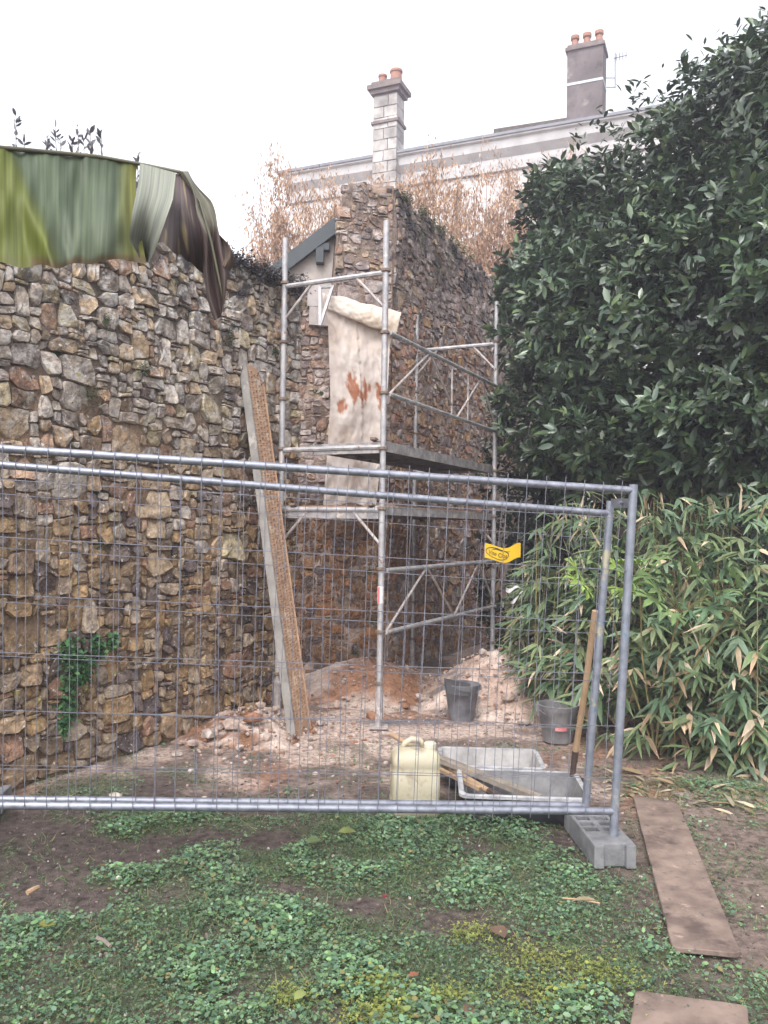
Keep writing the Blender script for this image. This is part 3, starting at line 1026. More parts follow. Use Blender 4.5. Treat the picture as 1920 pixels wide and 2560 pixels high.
# decks
def deck(w0, w1, z, th, mud):
    a = SM + SW * w0; b = SM + SW * w1
    a1, b1 = a + SL_ * LEN, b + SL_ * LEN
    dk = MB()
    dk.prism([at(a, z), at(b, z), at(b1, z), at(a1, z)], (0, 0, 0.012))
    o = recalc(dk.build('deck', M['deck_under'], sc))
    for q0, q1 in ((a, a1), (b, b1)):
        s_ = SW * (0.012 if q0 is a else -0.012)
        m_ = MB(); m_.beam(at(q0 - s_ * 0.9, z - th / 2 + 0.02), at(q1 - s_ * 0.9, z - th / 2 + 0.02), 0.012, th); m_.beam(at(q0 + s_, z + 0.028), at(q1 + s_, z + 0.028), 0.045, 0.01)
        m_.build('deck_rail', M['deck'], o)
    for k in range(1, 7):
        t = k / 7
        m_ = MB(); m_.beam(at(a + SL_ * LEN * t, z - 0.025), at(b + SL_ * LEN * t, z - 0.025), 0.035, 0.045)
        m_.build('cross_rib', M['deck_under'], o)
    m_ = MB()
    for t in (0.08, 0.92):
        for e in (a, a1):
            ee = e.lerp(b if e is a else b1, t)
            dd = SL_ * (-0.03 if e is a else 0.03)
            m_.beam(at(ee - dd, z + 0.03), at(ee + dd * 1.2, z + 0.045), 0.05, 0.02)
    m_.build('hook', M['coupler'], o)
    m_ = MB()
    m_.beam(at(a, z - 0.03), at(b, z - 0.03), 0.012, 0.09)
    m_.build('end_plate', M['deck'], o)
    if mud:
        mm = MB()
        nu, nv = 40, 16
        vs, cs = [], []
        for i in range(nu + 1):
            for j in range(nv + 1):
                t, s_ = i / nu, j / nv
                p = a.lerp(b, s_) + SL_ * LEN * t
                e = min(1, 6 * min(t, 1 - t, s_, 1 - s_) + 0.1)
                vs.append(at(p, z + 0.014 + e * max(0, 0.035 + 0.05 * fbm(p.x, p.y, 3, 5, 3))))
                cs.append((0.3, 0.2, 0.15))
        fs = [(i * (nv + 1) + j, i * (nv + 1) + j + 1, (i + 1) * (nv + 1) + j + 1, (i + 1) * (nv + 1) + j) for i in range(nu) for j in range(nv)]
        mm.v = [tuple(v) for v in vs]; mm.c = cs; mm.f = fs
        mm.build('dried_mud', M['heap'], o, 'all')
    return o
deck(0.03, 0.66, 2.345, 0.075, False)
deck(0.03, 0.93, 1.80, 0.06, True)
st = MB().tube([at(p_mid, 1.03), at(p_mid, 1.17)], 0.0275, 12).build('sticker', M['white_paint'], sc, True)
st['label'] = 'white and red sticker wrapped round the front post'
m = MB(); m.beam(at(p_mid, 1.035) + V(-0.016, -0.0245, 0), at(p_mid, 1.165) + V(-0.016, -0.0245, 0), 0.012, 0.004, up=V(0, -1, 0)); m.build('red_stripe', M['red_paint'], st)

# ------------------------------------------------------------------ plastic sheet on the wall
def grid_sheet(fn, nu, nv, colf):
    vs, cs = [], []
    for i in range(nu + 1):
        for j in range(nv + 1):
            vs.append(fn(i / nu, j / nv)); cs.append(colf(i / nu, j / nv))
    fs = [(i * (nv + 1) + j, (i + 1) * (nv + 1) + j, (i + 1) * (nv + 1) + j + 1, i * (nv + 1) + j + 1) for i in range(nu) for j in range(nv)]
    m = MB(); m.v = [tuple(v) for v in vs]; m.f = fs; m.c = cs
    return m


ts = thing('plastic_sheet', 'dusty white plastic sheet with rusty smears hanging over the wall opening', 'plastic sheet', tuple(P(890, 1000, 8.7)))
ZS = 8.75
def lerp(a, b, t): return a + (b - a) * t
def ip(tab, t):
    for (t0, a), (t1, b) in zip(tab[:-1], tab[1:]):
        if t <= t1: return lerp(a, b, (t - t0) / (t1 - t0))
    return tab[-1][1]
LE = [(0, 808), (0.12, 820), (0.5, 826), (0.75, 818), (1, 808)]
RE = [(0, 1000), (0.12, 975), (0.5, 966), (0.75, 952), (1, 940)]
def sheet_fn(s, t):
    x = lerp(ip(LE, t), ip(RE, t), s)
    yt = lerp(738, 800, s)
    y = lerp(yt, 1262 + 6 * math.sin(9 * s), t)
    fold = 0.03 * math.sin(s * 9 + 1.5 * t + 0.8 * nz(s * 3, t * 2)) * (0.35 + t * 0.6) + 0.03 * fbm(s * 2, t * 3, 1, 2, 3) + 0.012 * abs(nz(s * 7, t * 12, 4)) + 0.008 * abs(nz(s * 15, t * 30, 8))
    ln = 0.44 + 0.27 * t
    over = -0.05 * sstep(ln + 0.012, ln - 0.012, s) * (1 - 0.4 * abs(s - ln)) + 0.03 * sstep(ln - 0.3, ln, s) * (s < ln)
    low = sstep(0.72, 0.85, t) * (0.05 * abs(nz(s * 4, t * 9, 3)) + 0.03 * nz(s * 9, t * 16, 6))
    return P(x, y, ZS + fold + over + low)
SMEAR = [(0.40, 0.40, 0.10, 0.05), (0.44, 0.44, 0.08, 0.05), (0.36, 0.37, 0.05, 0.03), (0.22, 0.51, 0.09, 0.035), (0.62, 0.42, 0.04, 0.05), (0.68, 0.38, 0.04, 0.03), (0.86, 0.40, 0.06, 0.055), (0.9, 0.45, 0.06, 0.04), (0.56, 0.46, 0.03, 0.04)]
def sheet_col(s, t):
    k = 0
    for a, b, ra, rb in SMEAR:
        d = math.hypot((s - a) / ra, (t - b) / rb)
        k = max(k, sstep(1.25, 0.55, d + 0.9 * fbm(s * 9, t * 16, 3, 1.6, 3)))
    base = np.array((0.98, 0.95, 0.93)) * (1 - 0.13 * sstep(0.1, 0.9, t)) + np.array((0, -0.05, -0.09)) * sstep(-0.1, 0.5, fbm(s * 2, t * 4, 7, 1.5, 3))
    return tuple(base * (1 - k) + np.array((0.5, 0.19, 0.08)) * k)
grid_sheet(sheet_fn, 60, 130, sheet_col).build('hanging_sheet', M['sheet'], ts, 'all')
def roll_fn(s, t):
    top_ = P(lerp(806, 1003, s), lerp(732, 784, s) + 5 * nz(s * 5, 1), ZS - 0.03)
    bot_ = P(lerp(814, 990, s), lerp(775, 842, s) + 8 * nz(s * 4, 6), ZS - 0.05)
    k = min(1, max(0, (t - 0.2) / 0.6))
    p = top_.lerp(bot_, k)
    out = 0.05 * math.sin(PI * min(1, max(0, (t - 0.1) / 0.8))) ** 0.6 + 0.05 * s * math.sin(PI * t)
    if t < 0.2: out -= (0.2 - t) * 0.5
    if t > 0.8: p = p + V(0, 0, (t - 0.8) * 0.2); out -= (t - 0.8) * 0.45
    crease = 0.014 * abs(nz(s * 9 + 4 * t, t * 5, 2)) + 0.01 * nz(s * 22, t * 9, 5)
    return p + V(0, -out - crease, 0)
grid_sheet(roll_fn, 70, 26, lambda s, t: tuple(np.array((1.0, 0.97, 0.92)) - np.array((0, 0.05, 0.12)) * sstep(0.2, 0.7, s) * sstep(0.2, 0.6, t))).build('folded_top', M['sheet'], ts, 'all')

fb = thing('metal_bracket', 'small grey triangular metal bracket at the top left of the plastic sheet', 'bracket', tuple(P(815, 760, 8.55)))
m = MB()
a, b, c_ = P(800, 718, 8.55), P(832, 716, 8.6), P(800, 815, 8.5)
m.beam(a, b, 0.05, 0.025); m.beam(a, c_, 0.05, 0.03, up=V(1, 0, 0)); m.beam(b, c_, 0.05, 0.025, up=V(1, 0, 0))
m.build('frame', M['scaff'], fb)

# ------------------------------------------------------------------ leaning deck plank
pk = thing('scaffold_plank', 'ochre perforated scaffold deck plank leaning upright on the rubble wall', 'plank', (-0.66, 6.5, 0))
b0 = G(737, 1845); b1 = G(773, 1824)
t0 = P(612, 905, 6.92)
t1 = t0 + (b1 - b0) * 1.12 + V(0, 0, -0.03)
ax = (t0 - b0).normalized(); Lp = (t0 - b0).length
wv = (b1 - b0); wv = wv - ax * wv.dot(ax); Wp = wv.length * 1.05; wv.normalize()
nv_ = wv.cross(ax).normalized()
if nv_.x < 0: nv_ = -nv_          # the pierced face looks right
def pp(u, w, n): return b0 + ax * u + wv * w + nv_ * n
nrow_, ncol_ = 66, 5
hu, hw = Lp / nrow_, Wp / ncol_
m = MB(); hl_ = MB()
for i in range(nrow_):
    for j in range(ncol_):
        u0, w0 = i * hu, j * hw
        cu, cw = u0 + hu / 2, w0 + hw / 2
        sk = hu * 0.3
        outer = [pp(u0, w0, 0), pp(u0 + hu, w0, 0), pp(u0 + hu, w0 + hw, 0), pp(u0, w0 + hw, 0)]
        if i in (0, 1, nrow_ - 1):
            m.add(outer, [(0, 1, 2, 3)]); continue
        a_, b_ = hu * 0.3, hw * 0.33
        off_ = hu * 0.16 * (1 if j % 2 else -1)
        ins = [(-a_, -b_), (a_ * 0.25, -b_), (a_, b_), (-a_ * 0.25, b_)]
        inner = [pp(cu + x + off_, cw + y, 0.004) for x, y in ins]
        deep = [pp(cu + x * 0.75 + off_, cw + y * 0.75, -0.012) for x, y in ins]
        m.add(outer + inner + deep, [(0, 1, 5, 4), (1, 2, 6, 5), (2, 3, 7, 6), (3, 0, 4, 7), (4, 5, 9, 8), (5, 6, 10, 9), (6, 7, 11, 10), (7, 4, 8, 11)])
        hl_.add(deep, [(0, 1, 2, 3)])
m.build('pierced_face', M['ochre_metal'], pk)
hl_.build('hole', M['hole_shade'], pk)['kind'] = 'stuff'  # dark quads close the piercings, their shade is painted as colour
m = MB()
m.prism([pp(0, -0.001, -0.052), pp(Lp, -0.001, -0.052), pp(Lp, -0.001, 0.008), pp(0, -0.001, 0.008)], wv * -0.006)
m.prism([pp(0, -0.006, -0.052), pp(Lp, -0.006, -0.052), pp(Lp, 0.04, -0.056), pp(0, 0.04, -0.056)], nv_ * -0.005)
m.prism([pp(0, -0.009, 0.009), pp(Lp, -0.009, 0.009), pp(Lp, 0.006, 0.009), pp(0, 0.006, 0.009)], nv_ * 0.005)
recalc(m.build('side_rail', M['rail_side'], pk))
m = MB()
m.prism([pp(0, Wp + 0.001, -0.052), pp(Lp, Wp + 0.001, -0.052), pp(Lp, Wp + 0.001, 0.012), pp(0, Wp + 0.001, 0.012)], wv * 0.006)
recalc(m.build('side_rail', M['ochre_metal'], pk))
m = MB()
m.prism([pp(0.001, 0, -0.052), pp(0.001, Wp, -0.052), pp(0.001, Wp, -0.002), pp(0.001, 0, -0.002)], ax * 0.01)
recalc(m.build('end_plate', M['rail_side'], pk))

# ------------------------------------------------------------------ fence panels
def fence_panel(label, TR, BR, TL, BL, post_top, post_bot, post_mat, spacing, nh, phase):
    TR, BR, TL, BL = map(Vector, (TR, BR, TL, BL))
    root = thing('mesh_fence', label, 'fence', tuple((BR + BL) / 2), 'temporary site fence panels')
    ex = 1.14                                            # the panel runs on past the left edge of the picture
    TLe, BLe = TR.lerp(TL, ex), BR.lerp(BL, ex)
    nrm = (TL - TR).cross(BR - TR).normalized()
    if nrm.y > 0: nrm = -nrm
    MB().tube([TLe, TR], 0.0195, 12).build('rail', M['galv'], root, True)
    MB().tube([BLe, BR], 0.0195, 12).build('rail', M['galv'], root, True)
    ax_ = (TR - BR).normalized()
    MB().tube([BR - ax_ * post_bot, TR + ax_ * post_top], 0.0225, 12).build('post', M[post_mat], root, True)
    MB().tube([BLe - ax_ * post_bot, TLe + ax_ * post_top], 0.0225, 12).build('post', M[post_mat], root, True)
    L_ = (TL - TR).length * ex
    n = int(L_ / spacing)
    for i in range(1, n + 1):
        t = (i * spacing - phase) / L_
        if t > 0.995: continue
        a, b = TR.lerp(TLe, t), BR.lerp(BLe, t)
        o_ = nrm * 0.023
        w = V(random.uniform(-1, 1), 0, 0) * 0.004
        mid = (a + b) / 2 + o_ * 0.3 + w * 2.2
        MB().tube([a + ax_ * random.uniform(0.03, 0.05) + o_, a + o_, a.lerp(mid, 0.5) + w, mid, mid.lerp(b, 0.5) - w, b + o_, b - ax_ * 0.03 + o_], 0.0018, 5, cap=False).build('upright_wire', M['wire'], root)
    for k in range(nh):
        t = (k + 0.55) / (nh + 0.1) * 0.985
        a, b = TR.lerp(BR, t), TLe.lerp(BLe, t)
        pts = [a.lerp(b, s / 9) + nrm * (0.012 + 0.006 * nz(s, k, 2)) + V(0, 0, 0.006 * nz(s * 0.7, k * 3, 1)) for s in range(10)]
        MB().tube(pts, 0.002, 5, cap=False).build('cross_wire', M['wire'], root)
    return root, ax_


fp1, ax1 = fence_panel('nearer, taller wire mesh fence panel with the plain grey end post',
                       P(1583, 1226, 4.2), P(1537, 2028, 4.2), P(0, 1121, 3.79), P(0, 2013, 3.79), 0.03, 0.16, 'galv_post', 0.1, 6, 0.03)
fp2, ax2 = fence_panel('farther, lower wire mesh fence panel with the stained end post beside the shovel',
                       P(1524, 1284, 4.57), P(1464, 2014, 4.57), P(0, 1162, 4.05), P(0, 1998, 4.05), 0.07, 0.06, 'galv_post', 0.1, 6, 0.07)
cl = thing('fence_clamp', 'flat grey clamp joining the tops of the two fence posts', 'clamp', tuple(P(1560, 1258, 4.4)))
m = MB(); m.beam(P(1530, 1258, 4.53), P(1584, 1258, 4.22), 0.012, 0.05); m.build('plate', M['galv'], cl)
m = MB(); m.tube([P(1558, 1258, 4.36) - V(0.03, 0.02, 0), P(1558, 1258, 4.36) + V(0.03, 0.02, 0)], 0.01, 6); m.build('bolt', M['galv'], cl)

# concrete feet
def gridblock(xs, ys, holes, h, c, ang, bev=0.0):
    m_ = MB()
    ca, sa = math.cos(ang), math.sin(ang)
    def w(x, y, z): return V(c[0] + x * ca - y * sa, c[1] + x * sa + y * ca, c[2] + z)
    nx, ny = len(xs) - 1, len(ys) - 1
    solid = lambda i, j: 0 <= i < nx and 0 <= j < ny and (i, j) not in holes
    for i in range(nx):
        for j in range(ny):
            if not solid(i, j): continue
            x0, x1, y0, y1 = xs[i], xs[i + 1], ys[j], ys[j + 1]
            m_.add([w(x0, y0, h), w(x1, y0, h), w(x1, y1, h), w(x0, y1, h)], [(0, 1, 2, 3)])
            m_.add([w(x0, y0, 0), w(x1, y0, 0), w(x1, y1, 0), w(x0, y1, 0)], [(3, 2, 1, 0)])
            for (di, dj, a_, b_) in ((-1, 0, (x0, y1), (x0, y0)), (1, 0, (x1, y0), (x1, y1)), (0, -1, (x0, y0), (x1, y0)), (0, 1, (x1, y1), (x0, y1))):
                if not solid(i + di, j + dj):
                    m_.add([w(*a_, 0), w(*b_, 0), w(*b_, h), w(*a_, h)], [(0, 1, 2, 3)])
    return m_


def foot(label, c, ang, name='concrete_block'):
    xs = [-0.105, -0.085, -0.055, -0.015, 0.015, 0.055, 0.085, 0.105]
    ys = [-0.28, -0.25, -0.18, -0.13, -0.08, -0.02, 0.0, 0.06, 0.08, 0.14, 0.25, 0.28]
    holes = {(i, j) for i in (2, 3, 4) for j in (0, 10)} | {(i, j) for i in (1, 2, 4, 5) for j in (4, 6, 8)}
    m_ = gridblock(xs, ys, holes, 0.115, c, ang)
    me = m_.mesh(name, M['concrete'])
    bm = bmesh.new(); bm.from_mesh(me)
    bmesh.ops.remove_doubles(bm, verts=bm.verts, dist=0.0005)
    ed = [e for e in bm.edges if len(e.link_faces) == 2 and e.calc_face_angle(0) > 0.6]
    bmesh.ops.bevel(bm, geom=ed, offset=0.007, segments=2, affect='EDGES', profile=0.6)
    bm.to_mesh(me); bm.free()
    o = link(name, me)
    return tag(o, label, 'concrete foot', 'concrete feet of the fence', 'thing')


f1 = G(1537, 2090, 0.12)
foot('grey concrete block foot with holes carrying both fence posts', (1.15, 4.34, -0.008), 0.05)
foot('dark concrete block foot at the left edge of the picture under the fence rails', tuple(G(-70, 2075, 0) + V(-0.05, 0.12, 0.0)), 0.1)

# yellow sign
sg = thing('fence_sign', 'curved yellow plastic name tag with a black oval hung on the fence mesh', 'sign', tuple(P(1257, 1380, 4.25)))
cs_ = P(1257, 1382, 4.235)
er = (P(1305, 1385, 4.27) - P(1210, 1380, 4.22)).normalized()
SWd = (P(1305, 1385, 4.25) - P(1210, 1380, 4.25)).length
SHt = 0.075
def sgp(x, z, n=0.0):                                   # x in -0.5..0.5, z in -0.5..0.5
    dip = 0.011 * math.cos(x * 2 * PI * 1.0 + 0.4) + 0.004 * math.sin(x * 9)
    bow = 0.02 * math.cos(x * PI)
    return cs_ + er * (x * SWd) + V(0, -bow - n, z * SHt - dip * 1.3)
m = grid_sheet(lambda s, t: sgp(s - 0.5, t - 0.5), 24, 6, lambda s, t: W1)
back = grid_sheet(lambda s, t: sgp(s - 0.5, t - 0.5, -0.002), 24, 6, lambda s, t: W1)
m.add(back.v, [f[::-1] for f in back.f]); m.c = []
m.build('plate', M['yellow'], sg, 'all')
def strip_on_sign(pts, w, nm):
    m_ = MB()
    vs = []
    for i, (x, z) in enumerate(pts):
        x0, z0 = pts[max(0, i - 1)]; x1, z1 = pts[min(len(pts) - 1, i + 1)]
        dx, dz = (x1 - x0) * SWd, (z1 - z0) * SHt
        l_ = math.hypot(dx, dz) or 1
        wi = w(i / (len(pts) - 1)) if callable(w) else w
        nx_, nz_ = -dz / l_ * wi / SWd, dx / l_ * wi / SHt
        vs += [sgp(x + nx_, z + nz_, 0.0025), sgp(x - nx_, z - nz_, 0.0025)]
    m_.add(vs, [(2 * i, 2 * i + 1, 2 * i + 3, 2 * i + 2) for i in range(len(pts) - 1)])
    return m_.build(nm, M['ink'], sg)
strip_on_sign([(-0.16 + 0.31 * math.cos(a), 0.0 + 0.36 * math.sin(a)) for a in np.linspace(0, 2 * PI, 37)], 0.0015, 'oval')
strip_on_sign([(-0.30, 0.20), (-0.2, 0.30), (-0.05, 0.30), (0.1, 0.24), (0.2, 0.16)], lambda t: 0.0022 * math.sin(PI * min(1, t + 0.1)) + 0.0004, 'swoosh')
fc = bpy.data.curves.new('lettering', 'FONT')
fc.body = 'Vite Clos'
fc.size = 1.0
fc.shear = 0.25
fc.align_x = 'CENTER'; fc.align_y = 'CENTER'
fo = bpy.data.objects.new('tmp_text', fc)
COL.objects.link(fo)
bpy.context.view_layer.update()
tm = bpy.data.meshes.new_from_object(fo.evaluated_get(bpy.context.evaluated_depsgraph_get()))
bpy.data.objects.remove(fo)
co = np.array([v.co[:] for v in tm.vertices])
wx = co[:, 0].max() - co[:, 0].min()
for v in tm.vertices:
    x, y = v.co.x / wx * 0.5 - 0.16, v.co.y / wx * 0.5 * SWd / SHt * 1.15 - 0.05
    v.co = sgp(x, y, 0.003)
tm.materials.clear(); tm.materials.append(M['ink'])
link('lettering', tm, sg)
# thin tape knot lower down
tp = thing('tape_scrap', 'scrap of pale plastic tape knotted on the fence below the yellow tag', 'tape', tuple(P(1285, 1480, 4.4)))
m = grid_sheet(lambda s, t: P(1265 + 50 * s, 1468 + 4 * math.sin(9 * s) + 12 * t * (1 - s), 4.42 + 0.02 * math.sin(7 * s + t)), 10, 3, lambda s, t: W1); m.c = []
m.build('knot', M['white_paint'], tp, 'all')
m = grid_sheet(lambda s, t: P(1280 + 28 * s - 4 * t, 1502 - 24 * s + 14 * t * math.sin(PI * min(1, s + .15)), 4.42 + 0.02 * math.sin(5 * s + t)), 10, 3, lambda s, t: W1); m.c = []
m.build('tail', M['white_paint'], tp, 'all')

# ------------------------------------------------------------------ spoil heaps
def heap(name, label, cx, cy, rx, ry, h, colf, seed, rough=0.05):
    m_ = MB()
    nr, na = 26, 64
    vs, cs = [], []
    for i in range(nr + 1):
        for k in range(na):
            t = i / nr
            a = 2 * PI * k / na
            rr_ = t * (1 + 0.22 * nz(math.cos(a) * 1.5 + seed, math.sin(a) * 1.5, seed))
            x, y = cx + rx * rr_ * math.cos(a), cy + ry * rr_ * math.sin(a)
            z = gz(x, y) + h * (math.cos(PI * t) * 0.5 + 0.5) ** 0.9 - 0.02 + (rough * fbm(x, y, seed, 4.5, 4)) * (1 - t) ** 0.5
            if t == 1: z -= 0.05
            vs.append((x, y, z)); cs.append(tuple(colf(x, y, t)))
    fs = [(i * na + k, i * na + (k + 1) % na, (i + 1) * na + (k + 1) % na, (i + 1) * na + k) for i in range(nr) for k in range(na)]
    m_.v, m_.c, m_.f = vs, cs, [f[::-1] for f in fs]
    o = m_.build(name, M['heap'], None, 'all')
    recalc(o)
    return tag(o, label, 'heap', None, 'thing')


def hz_(x, y, cx, cy, rx, ry, h):
    t = math.hypot((x - cx) / rx, (y - cy) / ry)
    return h * (math.cos(PI * min(1, t)) * 0.5 + 0.5) ** 0.9


PINK = np.array((0.42, 0.34, 0.3))
def c_red(x, y, t):
    k = sstep(-0.15, 0.45, fbm(x, y, 2, 2.2, 4) + 0.22 - 0.5 * t)
    return RED * 1.1 * k + PINK * 0.95 * (1 - k)
def c_sand(x, y, t):
    k = sstep(-0.15, 0.4, fbm(x, y, 6, 3.0, 4))
    d = sstep(0.3, 0.55, fbm(x, y, 9, 3.5, 3) + 0.25 * t)
    c = PINK * 1.25 * k + np.array((0.4, 0.3, 0.25)) * (1 - k)
    return c * (1 - d) + np.array((0.2, 0.165, 0.155)) * d
def c_rub(x, y, t):
    k = sstep(-0.2, 0.3, fbm(x, y, 6, 3.0, 4) + 0.2 - 0.4 * t)
    return PINK * 1.15 * k + np.array((0.22, 0.12, 0.075)) * (1 - k)
heap('earth_heap', 'low heap of reddish earth against the foot of the stone stub', -0.15, 8.4, 1.2, 1.0, 0.33, c_red, 3.0)
heap('sand_heap', 'pale pinkish heap of lumpy sand behind the buckets', 1.2, 8.0, 1.15, 1.05, 0.5, c_sand, 8.0, 0.06)
heap('rubble_heap', 'low spread of pale mortar rubble at the foot of the leaning plank', -1.1, 6.7, 0.72, 0.8, 0.16, c_rub, 13.0, 0.07)

# stones and chips lying about
def rock_geo(c, r, rg, flat=0.7):
    bm = bmesh.new()
    bmesh.ops.create_icosphere(bm, subdivisions=1, radius=1)
    a = rg.uniform(0, PI)
    sx, sy, sz = rg.uniform(0.75, 1.3), rg.uniform(0.6, 1), flat * rg.uniform(0.7, 1.1)
    sd = rg.uniform(0, 99)
    vs = []
    for v in bm.verts:
        k = 1 + 0.35 * noise.noise(v.co * 1.3 + Vector((sd, 0, 0)))
        x, y, z = v.co.x * sx * k, v.co.y * sy * k, v.co.z * sz * k
        vs.append((c[0] + r * (x * math.cos(a) - y * math.sin(a)), c[1] + r * (x * math.sin(a) + y * math.cos(a)), c[2] + r * z))
    fs = [tuple(v.index for v in f.verts) for f in bm.faces]
    bm.free()
    return vs, fs


rg = random.Random(5)
chips = MB()
CH = [(0.36, 0.28, 0.24), (0.38, 0.32, 0.29), (0.3, 0.2, 0.15), (0.24, 0.12, 0.07), (0.36, 0.3, 0.28), (0.16, 0.12, 0.11)]
for _ in range(2300):
    z_ = rg.random()
    if z_ < 0.42:
        x, y = rg.gauss(-0.75, 0.6), rg.gauss(6.5, 0.5)
    elif z_ < 0.62:
        x, y = rg.gauss(-0.1, 0.5), rg.gauss(7.9, 0.5)
    elif z_ < 0.85:
        x, y = rg.gauss(1.1, 0.4), rg.gauss(7.35, 0.45)
    else:
        x, y = rg.uniform(-1.4, 1.8), rg.uniform(4.9, 8.2)
    if x < 0.583 * y - 5.2 or y > 8.9: continue
    h = max(hz_(x, y, -0.15, 8.4, 1.2, 1.0, .33), hz_(x, y, 1.2, 8.0, 1.15, 1.05, .5), hz_(x, y, -1.1, 6.7, .72, .8, .16))
    r = 0.006 + 0.02 * rg.random() ** 3
    vs, fs = rock_geo((x, y, gz(x, y) + h + r * 0.2), r, rg)
    chips.add(vs, fs, rg.choice(CH))
tag(chips.build('gravel', M['chip']), 'small chips of stone and mortar strewn over the work area', None, None, 'stuff')
spots_ = [(480, 1868, 0.05), (520, 1858, 0.06), (575, 1850, 0.075), (632, 1842, 0.08), (668, 1862, 0.045), (600, 1878, 0.04), (690, 1812, 0.05), (800, 1815, 0.04), (545, 1885, 0.035),
          (440, 1890, 0.04), (1015, 1772, 0.055), (1048, 1762, 0.045), (840, 1770, 0.05), (1270, 1790, 0.06), (1310, 1812, 0.05), (1205, 1752, 0.05), (650, 1800, 0.05), (930, 1795, 0.06)]
LAB = ['loose stone at the left tip of the rubble spread', 'second loose stone from the left on the rubble spread', 'biggest loose stone left of the plank foot', 'large loose stone touching the foot of the leaning plank',
       'loose stone just in front of the plank foot', 'loose stone in front of the rubble left of the plank', 'loose stone right behind the leaning plank foot', 'loose stone between the plank and the front scaffold post',
       'small loose stone low on the front edge of the rubble spread', 'loose stone lying lowest and nearest the rubble wall', 'reddish heap stone to the right of the front scaffold post', 'stone beside the one right of the front scaffold post',
       'loose stone on the red earth left of the front scaffold post', 'loose stone at the front of the pale sand heap', 'loose stone between sand heap and splashed bucket', 'loose stone on the sand just right of the dark bucket',
       'loose stone close against the plank on its right side', 'loose stone at the foot of the front scaffold post']
for k, (px, py, r) in enumerate(spots_):
    g = G(px, py)
    h = max(hz_(g.x, g.y, -0.15, 8.4, 1.2, 1.0, .33), hz_(g.x, g.y, 1.2, 8.0, 1.15, 1.05, .5), hz_(g.x, g.y, -1.1, 6.7, .72, .8, .16))
    vs, fs = rock_geo((g.x, g.y, h + r * 0.35), r, rg)
    o = MB().add(vs, fs, rg.choice(CH[:4])).build('loose_stone', M['chip'])
    tag(o, LAB[k], 'stone', 'loose stones on the work area', 'thing')

# ------------------------------------------------------------------ tools and containers
jc = thing('jerrycan', 'translucent cream plastic jerrycan standing behind the fence', 'jerrycan', tuple(G(1037, 2050)))
g = G(1037, 2046); g.y += 0.09
m = MB()
hx_, hy_ = 0.138, 0.1
m.rrect([(0.0, hx_ - 0.02, hy_ - 0.02, 0.03), (0.012, hx_, hy_, 0.035), (0.09, hx_, hy_, 0.04), (0.10, hx_ - 0.004, hy_ - 0.004, 0.04), (0.115, hx_, hy_, 0.04), (0.26, hx_ - 0.001, hy_ - 0.001, 0.04),
         (0.272, hx_ - 0.006, hy_ - 0.006, 0.04), (0.286, hx_, hy_, 0.04), (0.345, hx_ - 0.002, hy_ - 0.002, 0.045), (0.368, hx_ - 0.02, hy_ - 0.02, 0.05), (0.378, hx_ - 0.05, hy_ - 0.04, 0.04)], g, 0.12, n=6)
m.build('body', M['hdpe'], jc, 'all')
m = MB()
m.tube([g + V(-0.075, 0.01, 0.365), g + V(-0.06, 0.01, 0.40), g + V(-0.02, 0.01, 0.425), g + V(0.03, 0.01, 0.42), g + V(0.055, 0.01, 0.37)], 0.016, 8)
m.build('handle', M['hdpe'], jc, 'all')
MB().lathe([(0.033, 0.36), (0.033, 0.385), (0.036, 0.386), (0.036, 0.41), (0.03, 0.416)], g + V(0.085, -0.02, 0), 16).build('cap', M['cap_white'], jc, True)

def tub(label, c, L_, W_, H_, ang, m_in, tilt=None):
    root = thing('mortar_tub', label, 'mortar tub', tuple(c), 'mortar tubs on the ground')
    a, b = L_ / 2, W_ / 2
    MB().rrect([(0.0, a - 0.07, b - 0.06, 0.04), (0.004, a - 0.065, b - 0.055, 0.045), (H_ - 0.03, a - 0.022, b - 0.022, 0.05), (H_ - 0.005, a - 0.02, b - 0.02, 0.05)], c, ang, capt=False).build('shell', M['tub_out'], root, True)
    MB().rrect([(H_ - 0.022, a - 0.016, b - 0.016, 0.05), (H_ - 0.018, a, b, 0.055), (H_ - 0.002, a, b, 0.055), (H_ + 0.004, a - 0.008, b - 0.008, 0.05), (H_, a - 0.03, b - 0.03, 0.04)], c, ang, capb=False, capt=False).build('rim', M['tub_rim'], root, True)
    MB().rrect([(H_, a - 0.0295, b - 0.0295, 0.04), (0.06, a - 0.06, b - 0.055, 0.04), (0.022, a - 0.085, b - 0.08, 0.04)], c, ang, capb=False).build('lining', m_in, root, True)
    return root


tub('black rubber mortar tub nearest the fence with battens lying in it', V(0.83, 4.85, 0.0), 0.74, 0.52, 0.165, -0.06, M['tub_in'])
tub('pale cement coated mortar tub behind the black one', V(0.72, 5.42, 0.0), 0.68, 0.46, 0.155, -0.05, M['tub_in_pale'])
# batten + long wooden handle across the tubs
bt = MB().beam(P(1082, 1890, 5.22), P(1348, 1996, 4.85), 0.07, 0.03, sub=4).build('timber_batten', M['wood_grey'])
tag(bt, 'weathered grey timber batten lying across both mortar tubs', 'batten', None, 'thing')
tl = thing('tool_handle', 'long pale wooden tool handle lying behind the jerrycan into the tub', 'tool', tuple(P(1100, 1910, 5.3)))
MB().tube([P(978, 1836, 5.75), P(1104, 1909, 5.25), P(1236, 1986, 4.8)], 0.0175, 10).build('shaft', M['wood'], tl, True)
MB().tube([P(1222, 1978, 4.84), P(1262, 2000, 4.72)], 0.022, 8).build('socket', M['rust'], tl, True)
hb = MB().beam(P(1095, 1922, 5.08), P(1200, 1972, 4.86), 0.03, 0.02).build('wooden_slat', M['wood'])
tag(hb, 'short slim wooden slat lying beside the long tool handle', 'slat', None, 'thing')

